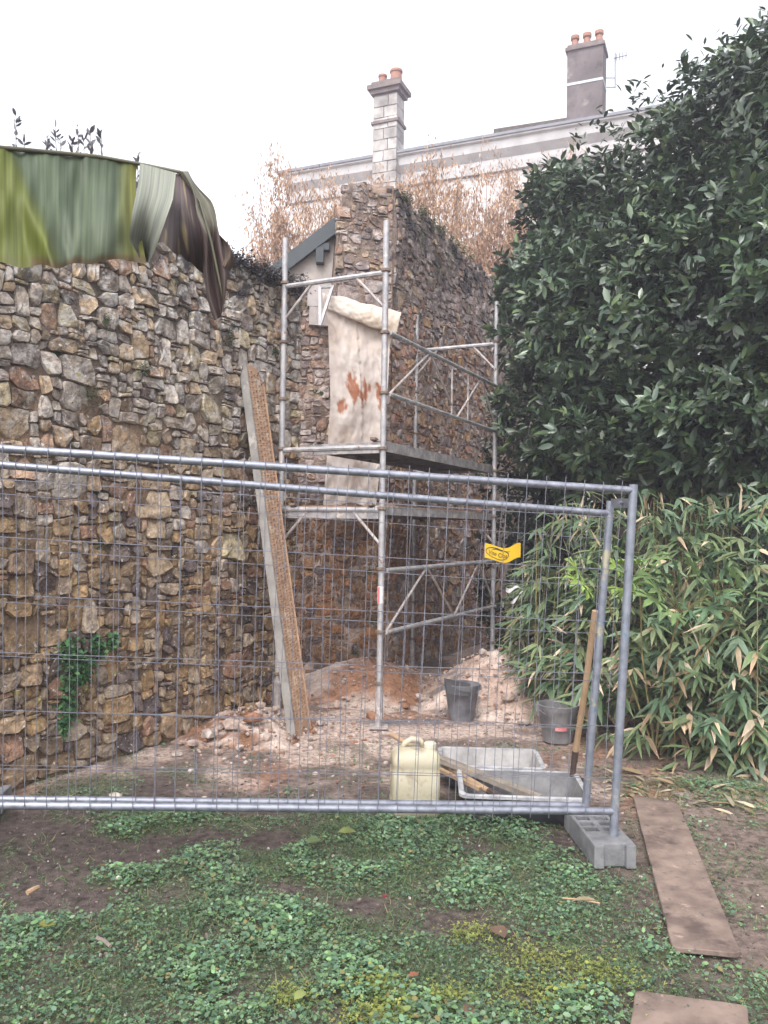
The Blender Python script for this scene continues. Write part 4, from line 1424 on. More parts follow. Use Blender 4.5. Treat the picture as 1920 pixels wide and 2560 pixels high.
def bucket(label, c, r0, r1, h, mt, fill):
    root = thing('bucket', label, 'bucket', tuple(c), 'builders buckets')
    MB().lathe([(r0 * 0.97, 0.0), (r0, 0.01), (r1 * 0.97, h * 0.82), (r1 * 1.0, h * 0.84), (r1 * 1.02, h * 0.97), (r1 * 1.06, h * 0.975), (r1 * 1.06, h), (r1 * 0.98, h), (r1 * 0.95, h * 0.8), (r0 * 0.97, fill), (r0 * 0.5, fill)], c, 28).build('body', M[mt], root, True)
    pts = []
    for k in range(13):
        a = PI * k / 12
        pts.append(c + V(-r1 * 1.06 * math.cos(a), -r1 * 0.72 * math.sin(a) - 0.01, h * 0.92 - 0.055 * math.sin(a)))
    MB().tube(pts, 0.004, 6).build('handle', M['galv'], root, True)
    m_ = MB()
    for s_ in (-1, 1): m_.box(c + V(s_ * r1 * 1.05, 0, h * 0.9), 0.012, 0.02, 0.022)
    m_.build('ear', M[mt], root)
    return root


bc1 = G(1157, 1806); bc1.y += 0.12
bucket('dark grey bucket with a black board sticking out, beside the front scaffold post', bc1, 0.105, 0.15, 0.31, 'bucket', 0.2)
bd = thing('float_board', 'black flat plastering board resting inside the dark grey bucket', 'board', tuple(bc1 + V(0, 0, 0.3)))
m = MB(); a_ = P(1110, 1700, bc1.y - 0.06); b_ = P(1176, 1714, bc1.y - 0.05); c2 = P(1172, 1742, bc1.y - 0.18); d2 = P(1118, 1735, bc1.y - 0.19)
m.prism([a_, b_, c2, d2], (0.0, 0.004, 0.016)); recalc(m.build('blade', M['black'], bd))
m = MB(); m.tube([P(1140, 1722, bc1.y), P(1150, 1742, bc1.y + 0.05)], 0.014, 8); m.build('grip', M['black'], bd)
bc2 = G(1402, 1862); bc2.y += 0.12
b2 = bucket('cement splashed bucket with a red tag near the bamboo', bc2, 0.115, 0.155, 0.29, 'bucket_pale', 0.2)
m = grid_sheet(lambda s, t: bc2 + V(math.sin(-0.35 + 0.62 * s) * 0.1445, -math.cos(-0.35 + 0.62 * s) * 0.1445, 0.108 + 0.026 * t), 8, 2, lambda s, t: W1); m.c = []
m.build('tag', M['red_tag'], b2)

sh = thing('shovel', 'shovel with long wooden handle standing against the fence beside the stained post', 'shovel', tuple(G(1440, 1985)))
s0, s1 = P(1488, 1527, 4.78), P(1436, 1895, 5.03)
mid_ = s0.lerp(s1, 0.55) + V(0.006, 0, 0)
MB().tube([s0, mid_, s1], 0.019, 10).build('handle', M['wood'], sh, True)
MB().tube([s1 + (s0 - s1) * 0.05, P(1431, 1940, 5.05)], 0.021, 10, r2=0.016).build('socket', M['rust'], sh, True)
m = grid_sheet(lambda s, t: P(lerp(1418, 1466, s) - 4 * t, lerp(1932 + 22 * abs(s - .3), 1992 + 8 * (1 - (2 * s - 1) ** 2), t), 5.06 + 0.035 * (1 - (2 * s - 1) ** 2) - 0.02 * t), 10, 8, lambda s, t: W1); m.c = []
m.build('blade', M['rust'], sh, 'all')
o_ = sh.children[-1]; md = o_.modifiers.new('thickness', 'SOLIDIFY'); md.thickness = 0.004

def board(label, pts, th, z0, mt='board'):
    out = []
    n = len(pts)
    rg_ = random.Random(n + int(pts[0][0]))
    gp = [G(*p, z0 + th) for p in pts]
    for i in range(n):                                   # worn corners
        p, a, b = gp[i], gp[i - 1], gp[(i + 1) % n]
        r = 0.018 + 0.012 * rg_.random()
        u1, u2 = (a - p).normalized(), (b - p).normalized()
        out += [p + u1 * r, p + (u1 + u2) * r * 0.3, p + u2 * r]
    fine = []
    for i in range(len(out)):
        a, b = out[i], out[(i + 1) % len(out)]
        k = max(1, int((b - a).length / 0.06))
        for j in range(k):
            q_ = a.lerp(b, j / k)
            fine.append(q_ + V(rg_.uniform(-1, 1), rg_.uniform(-1, 1), 0) * 0.0022)
    m_ = MB(); m_.prism([V(p.x, p.y, z0) for p in fine], (0, 0, th))
    me = m_.mesh('board', M[mt])
    bm = bmesh.new(); bm.from_mesh(me); bmesh.ops.recalc_face_normals(bm, faces=bm.faces)
    ed = [e for e in bm.edges if abs(e.verts[0].co.z - e.verts[1].co.z) < 1e-4]
    bmesh.ops.bevel(bm, geom=ed, offset=0.003, segments=1, affect='EDGES')
    bm.to_mesh(me); bm.free()
    return tag(link('ground_board', me), label, 'board', 'boards laid on the mud', 'thing')


board('long brown board laid on the mud beside the concrete foot', [(1582, 1988), (1693, 2003), (1853, 2383), (1681, 2367)], 0.022, 0.002)
board('short brown board with rounded corners at the bottom edge of the picture', [(1588, 2474), (1868, 2512), (1905, 2900), (1540, 2860)], 0.022, 0.002)

# ------------------------------------------------------------------ foliage templates
LEAF_V = [(0, 0, 0), (-0.17, 0.3, 0.03), (-0.17, 0.65, 0.0), (0, 1.0, -0.1), (0.17, 0.65, 0.0), (0.17, 0.3, 0.03), (0, 0.3, -0.015), (0, 0.65, -0.045)]
LEAF_F = [(0, 6, 1), (6, 7, 2), (6, 2, 1), (7, 3, 2), (0, 5, 6), (5, 4, 7), (5, 7, 6), (4, 3, 7)]
DIA_V = [(0, 0, 0), (-0.22, 0.45, 0.02), (0, 1, -0.05), (0.22, 0.45, 0.02)]
DIA_F = [(0, 3, 1), (3, 2, 1)]
BAM_V = [(0, 0, 0), (-0.085, 0.22, 0.01), (-0.075, 0.55, -0.04), (0, 1.0, -0.2), (0.075, 0.55, -0.04), (0.085, 0.22, 0.01), (0, 0.22, -0.008), (0, 0.55, -0.06)]
CLO_V, CLO_F = [], []
for k in range(3):
    a = 2 * PI * k / 3
    b = len(CLO_V)
    for x, y, z in ((0, 0, 0), (-0.3, 0.45, 0.06), (-0.2, 0.85, 0.08), (0, 0.75, 0.05), (0.2, 0.85, 0.08), (0.3, 0.45, 0.06)):
        CLO_V.append((x * math.cos(a) - y * math.sin(a), x * math.sin(a) + y * math.cos(a), z))
    CLO_F += [(b, b + 3, b + 1), (b + 1, b + 3, b + 2), (b, b + 5, b + 3), (b + 3, b + 5, b + 4)]
OVAL_V = [(0, 0, 0), (-0.3, 0.3, 0.04), (-0.26, 0.72, 0.05), (0, 1, 0.0), (0.26, 0.72, 0.05), (0.3, 0.3, 0.04), (0, 0.5, 0.0)]
OVAL_F = [(0, 6, 1), (1, 6, 2), (2, 6, 3), (3, 6, 4), (4, 6, 5), (5, 6, 0)]
BLADE_V = [(-0.03, 0, 0), (0.03, 0, 0), (-0.022, 0.5, 0.0), (0.022, 0.5, 0.0), (0, 1, -0.15)]
BLADE_F = [(0, 1, 3), (0, 3, 2), (2, 3, 4)]


def rdir(n):
    return norm(rng.normal(size=(n, 3)))


def crown(ells, n_shoots, per, leaf_len, pal, inner=0.35, tpl=(LEAF_V, LEAF_F), droop=0.15, lean=0.6, spread=0.9, width=1.0, campick=True):
    """shoots with whorls of leaves through a union of ellipsoids; ells: (centre, (rx,ry,rz), weight)"""
    ws = np.array([e[2] for e in ells], float); ws /= ws.sum()
    parts = []
    pos, out = [], []
    for e, w in zip(ells, ws):
        k = int(n_shoots * w)
        d = rdir(k * 2)
        if campick:                                          # foliage thickens where light and a viewer in the garden reach it
            keep = (d[:, 1] < 0.45) | (rng.random(len(d)) < 0.35)
            d = d[keep][:k]
        else:
            d = d[:k]
        r = np.where(rng.random(len(d)) < inner, rng.random(len(d)) ** 0.5, 1.0 + rng.normal(size=len(d)) * 0.07)
        nn = np.array([0.2 * noise.noise(Vector(x) * 2.6 + Vector(e[0])) + 0.1 * noise.noise(Vector(x) * 5.5 + Vector(e[0])) for x in d])
        r = r * (1 + nn * 1.35)
        p = np.array(e[0])[None] + d * np.array(e[1])[None] * r[:, None]
        pos.append(p); out.append(norm(d / np.array(e[1])[None]))
    pos, out = np.concatenate(pos), np.concatenate(out)
    n = len(pos)
    axis = norm(out * lean + np.array((0, 0, 0.55))[None] + rng.normal(size=(n, 3)) * 0.35)
    clump = np.array([min(1, max(0, 0.5 + 0.7 * noise.noise(Vector(p) * 1.5) + 0.25 * noise.noise(Vector(p) * 4.0))) for p in pos])
    P_, F_, U_, S_, C_ = [], [], [], [], []
    for k in range(per):
        a = rdir(n)
        side = norm(np.cross(axis, a))
        along = k / max(1, per - 1)
        f = norm(side * spread + axis * (0.15 + 0.75 * along) - np.array((0, 0, droop))[None])
        P_.append(pos + axis * (leaf_len * (along - 0.6) * 0.9)[..., None] if False else pos + axis * (leaf_len * (along - 0.6) * 0.9))
        F_.append(f)
        U_.append(norm(axis + rng.normal(size=(n, 3)) * 0.25))
        S_.append(leaf_len * rng.uniform(0.5, 1.25, n) * (0.75 + 0.5 * clump))
        ci = rng.integers(0, len(pal), n)
        C_.append(np.array(pal)[ci] * (0.5 + 1.0 * clump)[:, None] * rng.uniform(0.8, 1.2, (n, 1)))
    P_, F_, U_, S_, C_ = map(np.concatenate, (P_, F_, U_, S_, C_))
    sc_ = np.stack([S_ * width, S_, S_], 1)
    return scatter(tpl[0], tpl[1], P_, F_, U_, sc_, C_), pos


def limbs(root, base, tips, r0, mt, nm='trunk', h0=0.35, bm_=None):
    m_ = MB()
    base = Vector(base)
    for i, t in enumerate(tips):
        t = Vector(t)
        m1 = base + V((t.x - base.x) * 0.15, (t.y - base.y) * 0.15, (t.z - base.z) * h0)
        m2 = base.lerp(t, 0.65) + V(random.uniform(-1, 1), random.uniform(-1, 1), 0.6) * 0.08 * (t - base).length * 0.5
        m_.tube([base - V(0, 0, 0.1), m1, m2, t], r0, 7, r2=r0 * 0.15)
    return m_.build(nm, M[mt], root, 'all')


LAUREL = [(0.044, 0.076, 0.037), (0.037, 0.064, 0.038), (0.06, 0.095, 0.042), (0.046, 0.076, 0.049), (0.08, 0.115, 0.044), (0.03, 0.05, 0.03)]
lt = thing('laurel_tree', 'big dark glossy laurel tree filling the upper right above the bamboo', 'tree', (2.9, 8.4, 0))
ells = [(P(1510, 670, 9.2), (0.8, 1.0, 1.05), 1.2), (P(1420, 820, 9.3), (0.7, 0.9, 0.95), 1.0), (P(1690, 540, 8.6), (0.85, 1.0, 1.0), 1.1),
        (P(1860, 430, 7.9), (0.72, 0.9, 1.1), 1.1), (P(2000, 380, 7.4), (0.75, 1.0, 1.2), 0.9), (P(1700, 820, 8.2), (1.2, 1.1, 1.25), 1.7), (P(1900, 760, 7.4), (1.0, 1.1, 1.2), 1.4),
        (P(1420, 1040, 9.2), (0.72, 0.9, 0.75), 0.9), (P(1640, 1080, 8.2), (1.0, 0.9, 0.6), 1.0), (P(1880, 1060, 7.3), (0.8, 0.9, 0.62), 1.0), (P(1390, 530, 9.8), (0.42, 0.6, 0.5), 0.4),
        (P(1320, 720, 9.9), (0.36, 0.6, 0.42), 0.35), (P(1900, 215, 8.0), (0.32, 0.5, 0.4), 0.3), (P(2060, 620, 6.9), (0.9, 1.2, 1.8), 0.8)]
(v_, t_, c_), sp_ = crown(ells, 9600, 9, 0.125, LAUREL, inner=0.42, droop=0.12, width=0.98)
npmesh('crown', v_, t_, c_, M['leaf'], lt)
limbs(lt, (2.9, 8.6, 0), [Vector(e[0]) for e in ells[:10]], 0.11, 'bark')
# feathery new shoots standing out of the crown outline
ps = []
for px, py, Y in ((1455, 330, 9.2), (1500, 300, 9.0), (1580, 215, 8.8), (1610, 235, 8.7), (1700, 190, 8.4), (1760, 130, 8.2), (1860, 70, 8.0), (1905, 45, 7.8), (1335, 430, 9.7), (1300, 560, 10.0), (1800, 110, 8.0), (1660, 240, 8.6)):
    b = np.array(P(px, py, Y))
    n = 26
    tt = rng.random(n)
    pos = b[None] + np.stack([rng.normal(size=n) * 0.06, rng.normal(size=n) * 0.06, (tt - 0.8) * 0.5], 1)
    f = norm(np.stack([rng.normal(size=n), rng.normal(size=n), np.full(n, 0.6)], 1))
    ps.append(scatter(LEAF_V, LEAF_F, pos, f, np.tile((0, 0, 1.0), (n, 1)) + rng.normal(size=(n, 3)) * 0.2, 0.11 * rng.uniform(0.6, 1.1, n), np.array(LAUREL)[rng.integers(0, 6, n)] * 1.1))
npmesh('shoot', *merge(ps), M['leaf'], lt)['kind'] = 'stuff'

ls = thing('dark_shrub', 'dark leafy shrub under the laurel beside the right scaffold post', 'shrub', (1.9, 9.6, 0))
ells = [(V(1.95, 10.0, 1.1), (0.75, 0.6, 1.2), 1.0), (V(2.9, 9.6, 1.0), (0.9, 0.7, 1.3), 1.0), (V(1.7, 9.9, 2.3), (0.5, 0.5, 0.9), 0.6), (V(4.0, 9.2, 1.2), (1.0, 0.8, 1.4), 0.8)]
(v_, t_, c_), _ = crown(ells, 1700, 8, 0.10, [(0.018, 0.034, 0.016), (0.024, 0.042, 0.02), (0.016, 0.03, 0.02)], inner=0.4)
npmesh('crown', v_, t_, c_, M['leaf'], ls)
limbs(ls, (1.95, 10.0, 0), [Vector(e[0]) for e in ells], 0.035, 'bark', 'stem')

hg = thing('hedge', 'dense dark hedge closing the garden behind the laurel tree', 'hedge', (5.5, 12.5, 0))
ells = [(V(3.4 + 1.1 * k, 13.2 - 0.45 * k, 1.7 + 0.3 * (k % 2)), (0.95, 0.7, 2.2), 1.0) for k in range(6)]
(v_, t_, c_), _ = crown(ells, 6500, 7, 0.19, [(0.02, 0.036, 0.017), (0.026, 0.044, 0.02)], inner=0.3)
npmesh('foliage', v_, t_, c_, M['leaf'], hg)
limbs(hg, (5.5, 12.5, 0), [Vector(e[0]) for e in ells], 0.05, 'bark', 'stem')

# ------------------------------------------------------------------ bamboo thicket
GRB = [(0.095, 0.155, 0.07), (0.13, 0.19, 0.085), (0.08, 0.14, 0.075), (0.115, 0.175, 0.105), (0.155, 0.2, 0.095)]
STR = [(0.4, 0.32, 0.2), (0.3, 0.22, 0.13), (0.48, 0.41, 0.29)]
bb = thing('bamboo_clump', 'thicket of dwarf bamboo with straw edged leaves to the right of the fence', 'bamboo', (2.6, 6.6, 0))
BE = [(V(1.75, 7.4, 0.55), (0.52, 0.6, 1.25), 0.8), (V(2.25, 6.85, 0.5), (0.72, 0.7, 1.35), 1.3), (V(2.95, 6.5, 0.5), (0.8, 0.85, 1.4), 1.5), (V(3.7, 6.2, 0.5), (0.8, 0.9, 1.4), 1.0), (V(1.55, 7.9, 0.4), (0.35, 0.5, 0.95), 0.4),
      (V(2.6, 6.15, 0.15), (0.75, 0.55, 0.75), 0.7), (V(3.3, 5.95, 0.2), (0.6, 0.5, 0.8), 0.5)]
ws = np.array([e[2] for e in BE]); ws = ws / ws.sum()
P_, F_, U_, S_, C_ = [], [], [], [], []
cul = MB()
for e, w in zip(BE, ws):
    k = int(2500 * w)
    d = rdir(k * 3)
    d = d[(d[:, 2] > -0.35) & ((d[:, 1] < 0.4) | (rng.random(len(d)) < 0.3))][:k]
    k = len(d)
    r = np.where(rng.random(k) < 0.45, 0.45 + 0.55 * rng.random(k), 1 + rng.normal(size=k) * 0.08)
    nn = np.array([0.18 * noise.noise(Vector(x) * 2.7 + Vector(e[0])) for x in d])
    p = np.array(e[0])[None] + d * np.array(e[1])[None] * (r * (1 + nn))[:, None]
    ok = p[:, 2] > 0.05
    p, d = p[ok], d[ok]
    k = len(p)
    hor = norm(np.stack([d[:, 0] + rng.normal(size=k) * 0.6, d[:, 1] - 0.35 + rng.normal(size=k) * 0.6, np.zeros(k)], 1))
    sid = np.cross(hor, np.array((0, 0, 1.0)))
    low = np.clip(1 - p[:, 2] / 1.2, 0, 1)
    shade = rng.uniform(0.75, 1.2, (k, 1))
    gi = rng.integers(0, 5, k)
    for q, ang_ in enumerate((-1.0, -0.45, 0.1, 0.6, 1.1)):
        keep = rng.random(k) < (0.95 if q in (1, 2, 3) else 0.6)
        a_ = ang_ + rng.normal(size=k) * 0.2
        f = hor * np.cos(a_)[:, None] + sid * np.sin(a_)[:, None]
        f = norm(f + np.stack([np.zeros(k), np.zeros(k), rng.normal(size=k) * 0.3 - 0.3], 1))
        P_.append((p + rng.normal(size=(k, 3)) * 0.008)[keep]); F_.append(f[keep])
        U_.append(norm(hor * 0.5 + np.stack([rng.normal(size=k) * 0.25, rng.normal(size=k) * 0.25, np.ones(k)], 1))[keep])
        S_.append(rng.uniform(0.14, 0.24, k)[keep])
        dry = rng.random(k) < 0.05 + 0.16 * low
        g = np.array(GRB)[gi]; s_ = np.array(STR)[rng.integers(0, 3, k)]
        C_.append((np.where(dry[:, None], s_, g) * shade * rng.uniform(0.88, 1.12, (k, 1)))[keep])
    for q in range(int(60 * w) + 6):
        a = random.uniform(0, 2 * PI); rr_ = random.random() ** 0.5
        x, y = e[0].x + e[1][0] * rr_ * math.cos(a), e[0].y + e[1][1] * rr_ * math.sin(a)
        ht = (e[0].z + e[1][2]) * random.uniform(0.7, 1.08)
        lx, ly = random.gauss(0, 0.12), random.gauss(-0.08, 0.12)
        cul.tube([V(x, y, -0.03), V(x + lx * 0.3, y + ly * 0.3, ht * 0.5), V(x + lx, y + ly, ht)], 0.005, 5, r2=0.0015, cap=False)
P_, F_, U_, S_, C_ = map(np.concatenate, (P_, F_, U_, S_, C_))
sc_ = np.stack([S_ * rng.uniform(0.8, 1.3, len(S_)), S_, S_], 1)
edge = np.ones((8, 3)); edge[[1, 2, 4, 5]] = (1.3, 1.2, 1.28); edge[3] = (1.5, 1.3, 1.4)
v_, t_, c_ = scatter(BAM_V, LEAF_F, P_, F_, U_, sc_, C_, edge)
npmesh('foliage', v_, t_, c_, M['bamboo_leaf'], bb)
cul.build('culm', M['culm'], bb)['kind'] = 'stuff'
# upright thin dry tips on top
P_, F_ = [], []
for e in BE[:4]:
    k = 70
    x = e[0].x + rng.uniform(-1, 1, k) * e[1][0] * 0.9; y = e[0].y + rng.uniform(-0.9, 0.5, k) * e[1][1]
    z = e[0].z + e[1][2] * np.sqrt(np.clip(1 - ((x - e[0].x) / e[1][0]) ** 2 - ((y - e[0].y) / e[1][1]) ** 2, 0.05, 1))
    P_.append(np.stack([x, y, z], 1)); F_.append(norm(np.stack([rng.normal(size=k) * 0.35, rng.normal(size=k) * 0.35, np.ones(k)], 1)))
P_, F_ = np.concatenate(P_), np.concatenate(F_)
n = len(P_)
cc_ = np.where((rng.random(n) < 0.55)[:, None], np.array(STR)[rng.integers(0, 3, n)], np.array(GRB)[rng.integers(0, 5, n)])
v_, t_, c_ = scatter(BAM_V, LEAF_F, P_, F_, rdir(n), np.stack([rng.uniform(0.1, 0.2, n) * 0.7, rng.uniform(0.12, 0.24, n), rng.uniform(0.1, 0.2, n)], 1), cc_)
npmesh('dry_tip', v_, t_, c_, M['bamboo_leaf'], bb)['kind'] = 'stuff'

# ------------------------------------------------------------------ fatsia with large lobed leaves
ft = thing('fatsia_shrub', 'fatsia with large pale lobed leaves growing out of the bamboo', 'shrub', (2.3, 6.0, 0))
def palmate():
    m_ = MB()
    vs, fs = [(0, 0, 0)], []
    L7 = [-2.2, -1.45, -0.72, 0, 0.72, 1.45, 2.2]
    for a in L7:
        ln = 1.0 if abs(a) < 0.1 else 1.0 - 0.16 * abs(a)
        for da, rr_, z in ((-0.30, 0.36, 0.0), (-0.17, 0.72, 0.02), (0, ln, -0.10), (0.17, 0.72, 0.02), (0.30, 0.36, 0.0)):
            rq = rr_ * (ln if rr_ < 1 else 1)
            vs.append((math.sin(a + da) * rq, math.cos(a + da) * rq, z - 0.08 * rq * rq))
    for k in range(7):
        b = 1 + 5 * k
        fs += [(0, b + 1, b), (0, b + 2, b + 1), (0, b + 3, b + 2), (0, b + 4, b + 3)]
        if k < 6: fs.append((0, b + 5, b + 4))
    m_.add(vs, fs)
    return m_
FC = [((0.17, 0.25, 0.1), 'fatsia_mid'), ((0.25, 0.36, 0.09), 'fatsia_young'), ((0.1, 0.17, 0.09), 'fatsia_old')]
fm = []
for c_, nm in FC:
    fm.append(palmate().mesh('leaf', mat(nm, tuple(x * 0.85 for x in c_), tuple(x * 1.2 for x in c_), 12, 0.42, 0.2, 30, trans=0.22), 'all'))
base = V(2.05, 6.15, 0.0)
stm = MB()
rgf = random.Random(3)
cents = [(1520, 1440, 5.95, 9, 90, 45), (1700, 1470, 5.6, 13, 110, 60), (1820, 1480, 5.5, 6, 60, 50), (1600, 1410, 5.9, 6, 70, 40)]
for px, py, Y, n, sx, sy in cents:
    crown_pt = P(px, py + 60, Y - 0.1)
    stm.tube([base, base.lerp(crown_pt, 0.6) + V(0, 0.1, 0), crown_pt], 0.008, 6, r2=0.006)
    for k in range(n):
        a = 2 * PI * k / n + rgf.uniform(-0.3, 0.3)
        p = P(px + sx * math.cos(a) * rgf.uniform(0.5, 1.1), py + sy * math.sin(a) * rgf.uniform(0.5, 1.1), Y - 0.38 + rgf.uniform(-0.12, 0.12))
        d = (p - crown_pt).normalized()
        fwd = (d + V(0, -0.35, -0.45)).normalized()
        up = V(rgf.gauss(0, 0.25), -1.0 + rgf.gauss(0, 0.2), 0.5)
        x_ = fwd.cross(up).normalized(); u_ = x_.cross(fwd).normalized()
        sc1 = rgf.uniform(0.12, 0.19)
        o = link('leaf', fm[1 if (rgf.random() < (0.45 if py < 1450 and px < 1620 else 0.12)) else rgf.choice((0, 0, 2))], ft)
        mx_ = Matrix(((x_.x, fwd.x, u_.x, p.x), (x_.y, fwd.y, u_.y, p.y), (x_.z, fwd.z, u_.z, p.z), (0, 0, 0, 1))) @ Matrix.Scale(sc1, 4)
        o.matrix_basis = mx_
        stm.tube([crown_pt, crown_pt.lerp(p, 0.6) + V(0, 0, 0.02), p], 0.0035, 5, cap=False)
stm.build('stem', M['culm'], ft)['kind'] = 'stuff'

# ------------------------------------------------------------------ dry-leaved trees in front of the house
def dry_tree(label, px, Y, topy, half, dens, seed, n_br=16):
    rg_ = random.Random(seed)
    b = P(px, 1000, Y); b.z = 0
    zt_ = P(px, topy, Y).z
    root = thing('hornbeam_tree', label, 'tree', (b.x, b.y, 0), 'dry leaved trees behind the wall')
    m_ = MB()
    m_.tube([b, b + V(0.05, 0, zt_ * 0.3), b + V(0, 0, zt_ * 0.62)], 0.09, 7, r2=0.04)
    pos, fw = [], []
    for k in range(int(n_br * 1.6)):
        a = rg_.uniform(0, 2 * PI)
        s = b + V(0, 0, zt_ * rg_.uniform(0.2, 0.55))
        r = half * rg_.uniform(0.15, 1.05)
        e = b + V(r * math.cos(a), r * 0.7 * math.sin(a), zt_ * rg_.uniform(0.58, 1.0) - 0.3 * (r / half) ** 2)
        md_ = s.lerp(e, 0.5) + V(0.3 * r * math.cos(a), 0.2 * r * math.sin(a), 0)
        m_.tube([s, md_, e], 0.022, 5, r2=0.004, cap=False)
        for q in range(22):
            t = rg_.uniform(0.1, 1.0)
            c0 = s.lerp(md_, t * 2) if t < 0.5 else md_.lerp(e, t * 2 - 1)
            tip = c0 + V(rg_.gauss(0, 0.22), rg_.gauss(0, 0.2), rg_.uniform(0.1, 0.75))
            m_.tube([c0, tip], 0.006, 4, r2=0.002, cap=False)
            for z in range(int(dens * 2.9)):
                g_ = c0.lerp(tip, rg_.random()) + V(rg_.gauss(0, 0.08), rg_.gauss(0, 0.08), rg_.gauss(0, 0.08))
                pos.append(g_[:]); fw.append((rg_.gauss(0, 0.35), rg_.gauss(0, 0.35), rg_.choice((-1, -1, 0.9))))
    m_.build('trunk', M['bark_pale'], root)
    pos, fw = np.array(pos), np.array(fw)
    n = len(pos)
    pal = np.array([(0.38, 0.24, 0.16), (0.46, 0.31, 0.21), (0.31, 0.19, 0.13), (0.5, 0.36, 0.26)])
    c_ = pal[rng.integers(0, 4, n)] * rng.uniform(0.85, 1.15, (n, 1))
    s_ = rng.uniform(0.05, 0.115, n)
    v, t, c = scatter(DIA_V, DIA_F, pos, fw, rdir(n), np.stack([s_ * 0.62, s_, s_], 1), c_)
    npmesh('crown', v, t, c, M['dry_leaf'], root)
    return root


dry_tree('dry tan leaved tree rising left of the stone stub, half against white sky', 725, 13.5, 425, 0.75, 21, 1, 17)
dry_tree('dry tan leaved tree showing between the stone stub and the roof edge', 815, 14.2, 450, 0.6, 21, 7, 13)
dry_tree('tall dry tan leaved tree just right of the stub peak', 1040, 13.5, 415, 0.75, 24, 2, 18)
dry_tree('dry tan leaved tree in front of the house between stub and laurel', 1180, 14.5, 420, 0.95, 24, 3, 22)
dry_tree('dry tan leaved tree whose reddish top reaches the dark chimney foot', 1440, 15.0, 300, 0.9, 20, 4, 16)
dry_tree('dry tan leaved tree just left of the laurel top, before the white house front', 1290, 15.0, 395, 0.7, 22, 12, 15)
dry_tree('dry tan leaved tree rising straight behind the stub peak', 925, 14.8, 425, 0.7, 22, 14, 15)
dry_tree('small sparse dry leaved tree at the far left end of the house', 660, 14.5, 455, 0.4, 12, 9, 8)

# shoots standing above the wall behind the banana leaf
rs = thing('wall_shrub', 'thin leafy shoots poking up above the wall behind the banana leaf', 'shrub', (-3.0, 6.3, 3.9))
m = MB(); ps = []
for px, py in ((40, 290), (118, 340), (138, 320), (150, 345), (195, 310), (210, 345), (225, 325), (252, 325), (60, 335), (345, 390), (180, 350)):
    Y = 6.4
    top_ = P(px, py, Y); bot_ = P(px + random.uniform(-8, 8), 560, Y)
    m.tube([bot_, bot_.lerp(top_, 0.5) + V(0.01, 0, 0), top_], 0.006, 5, r2=0.002, cap=False)
    n = 22
    tt = rng.uniform(0.45, 1.0, n)
    pos = np.array(bot_)[None] * (1 - tt[:, None]) + np.array(top_)[None] * tt[:, None]
    f = norm(np.stack([rng.normal(size=n) * 0.6, rng.normal(size=n) * 0.6, np.ones(n) * 0.8], 1))
    ps.append(scatter(LEAF_V, LEAF_F, pos, f, rdir(n), rng.uniform(0.04, 0.085, n), np.tile((0.09, 0.085, 0.1), (n, 1)) * rng.uniform(0.7, 1.3, (n, 1))))
m.build('stem', M['bark'], rs)['kind'] = 'stuff'
npmesh('foliage', *merge(ps), M['leaf'], rs)

# ------------------------------------------------------------------ growth on the walls
def wall_tuft(name, label, cat, fn, pts, n, size, cols, spread, drop=0.4, root=None):
    o_r = root or thing(name, label, cat, tuple(fn(*pts[0][:2], 0)))
    ps_ = []
    st_ = MB()
    for (u, v, ru, rv) in pts:
        uu = u + rng.normal(size=n) * ru * 0.5; vv = v + rng.normal(size=n) * rv * 0.5
        pos = np.array([tuple(fn(a, b, 0.03 + abs(c) * spread)) for a, b, c in zip(uu, vv, rng.normal(size=n))])
        f = norm(np.stack([0.6 + rng.normal(size=n) * 0.7, -0.7 + rng.normal(size=n) * 0.6, rng.normal(size=n) * 0.6 - drop], 1))
        c_ = np.array(cols)[rng.integers(0, len(cols), n)] * rng.uniform(0.7, 1.25, (n, 1))
        ps_.append(scatter(OVAL_V, OVAL_F, pos, f, norm(np.stack([0.5 + rng.normal(size=n) * 0.4, -0.6 + rng.normal(size=n) * 0.4, 0.8 + rng.normal(size=n) * 0.3], 1)), size * rng.uniform(0.6, 1.3, n), c_))
        for k in range(5):
            a = fn(u, v - rv * 0.3, 0.0); b = fn(u + random.uniform(-1, 1) * ru, v + random.uniform(-0.8, 1) * rv, 0.05)
            st_.tube([a, (a + b) / 2 + V(0.01, -0.01, 0.01), b], 0.003, 4, cap=False)
    npmesh('foliage', *merge(ps_), M['herb'], o_r)
    st_.build('stem', M['bark'], o_r)['kind'] = 'stuff'
    return o_r


def left_uv(px, py):
    """where a sight line meets the left wall"""
    d_ = ray(px, py)
    t = (OL - V(0, 0, EYE)).dot(NL) / d_.dot(NL)
    p = V(0, 0, EYE) + d_ * t
    return (p - OL).dot(DL), p.z


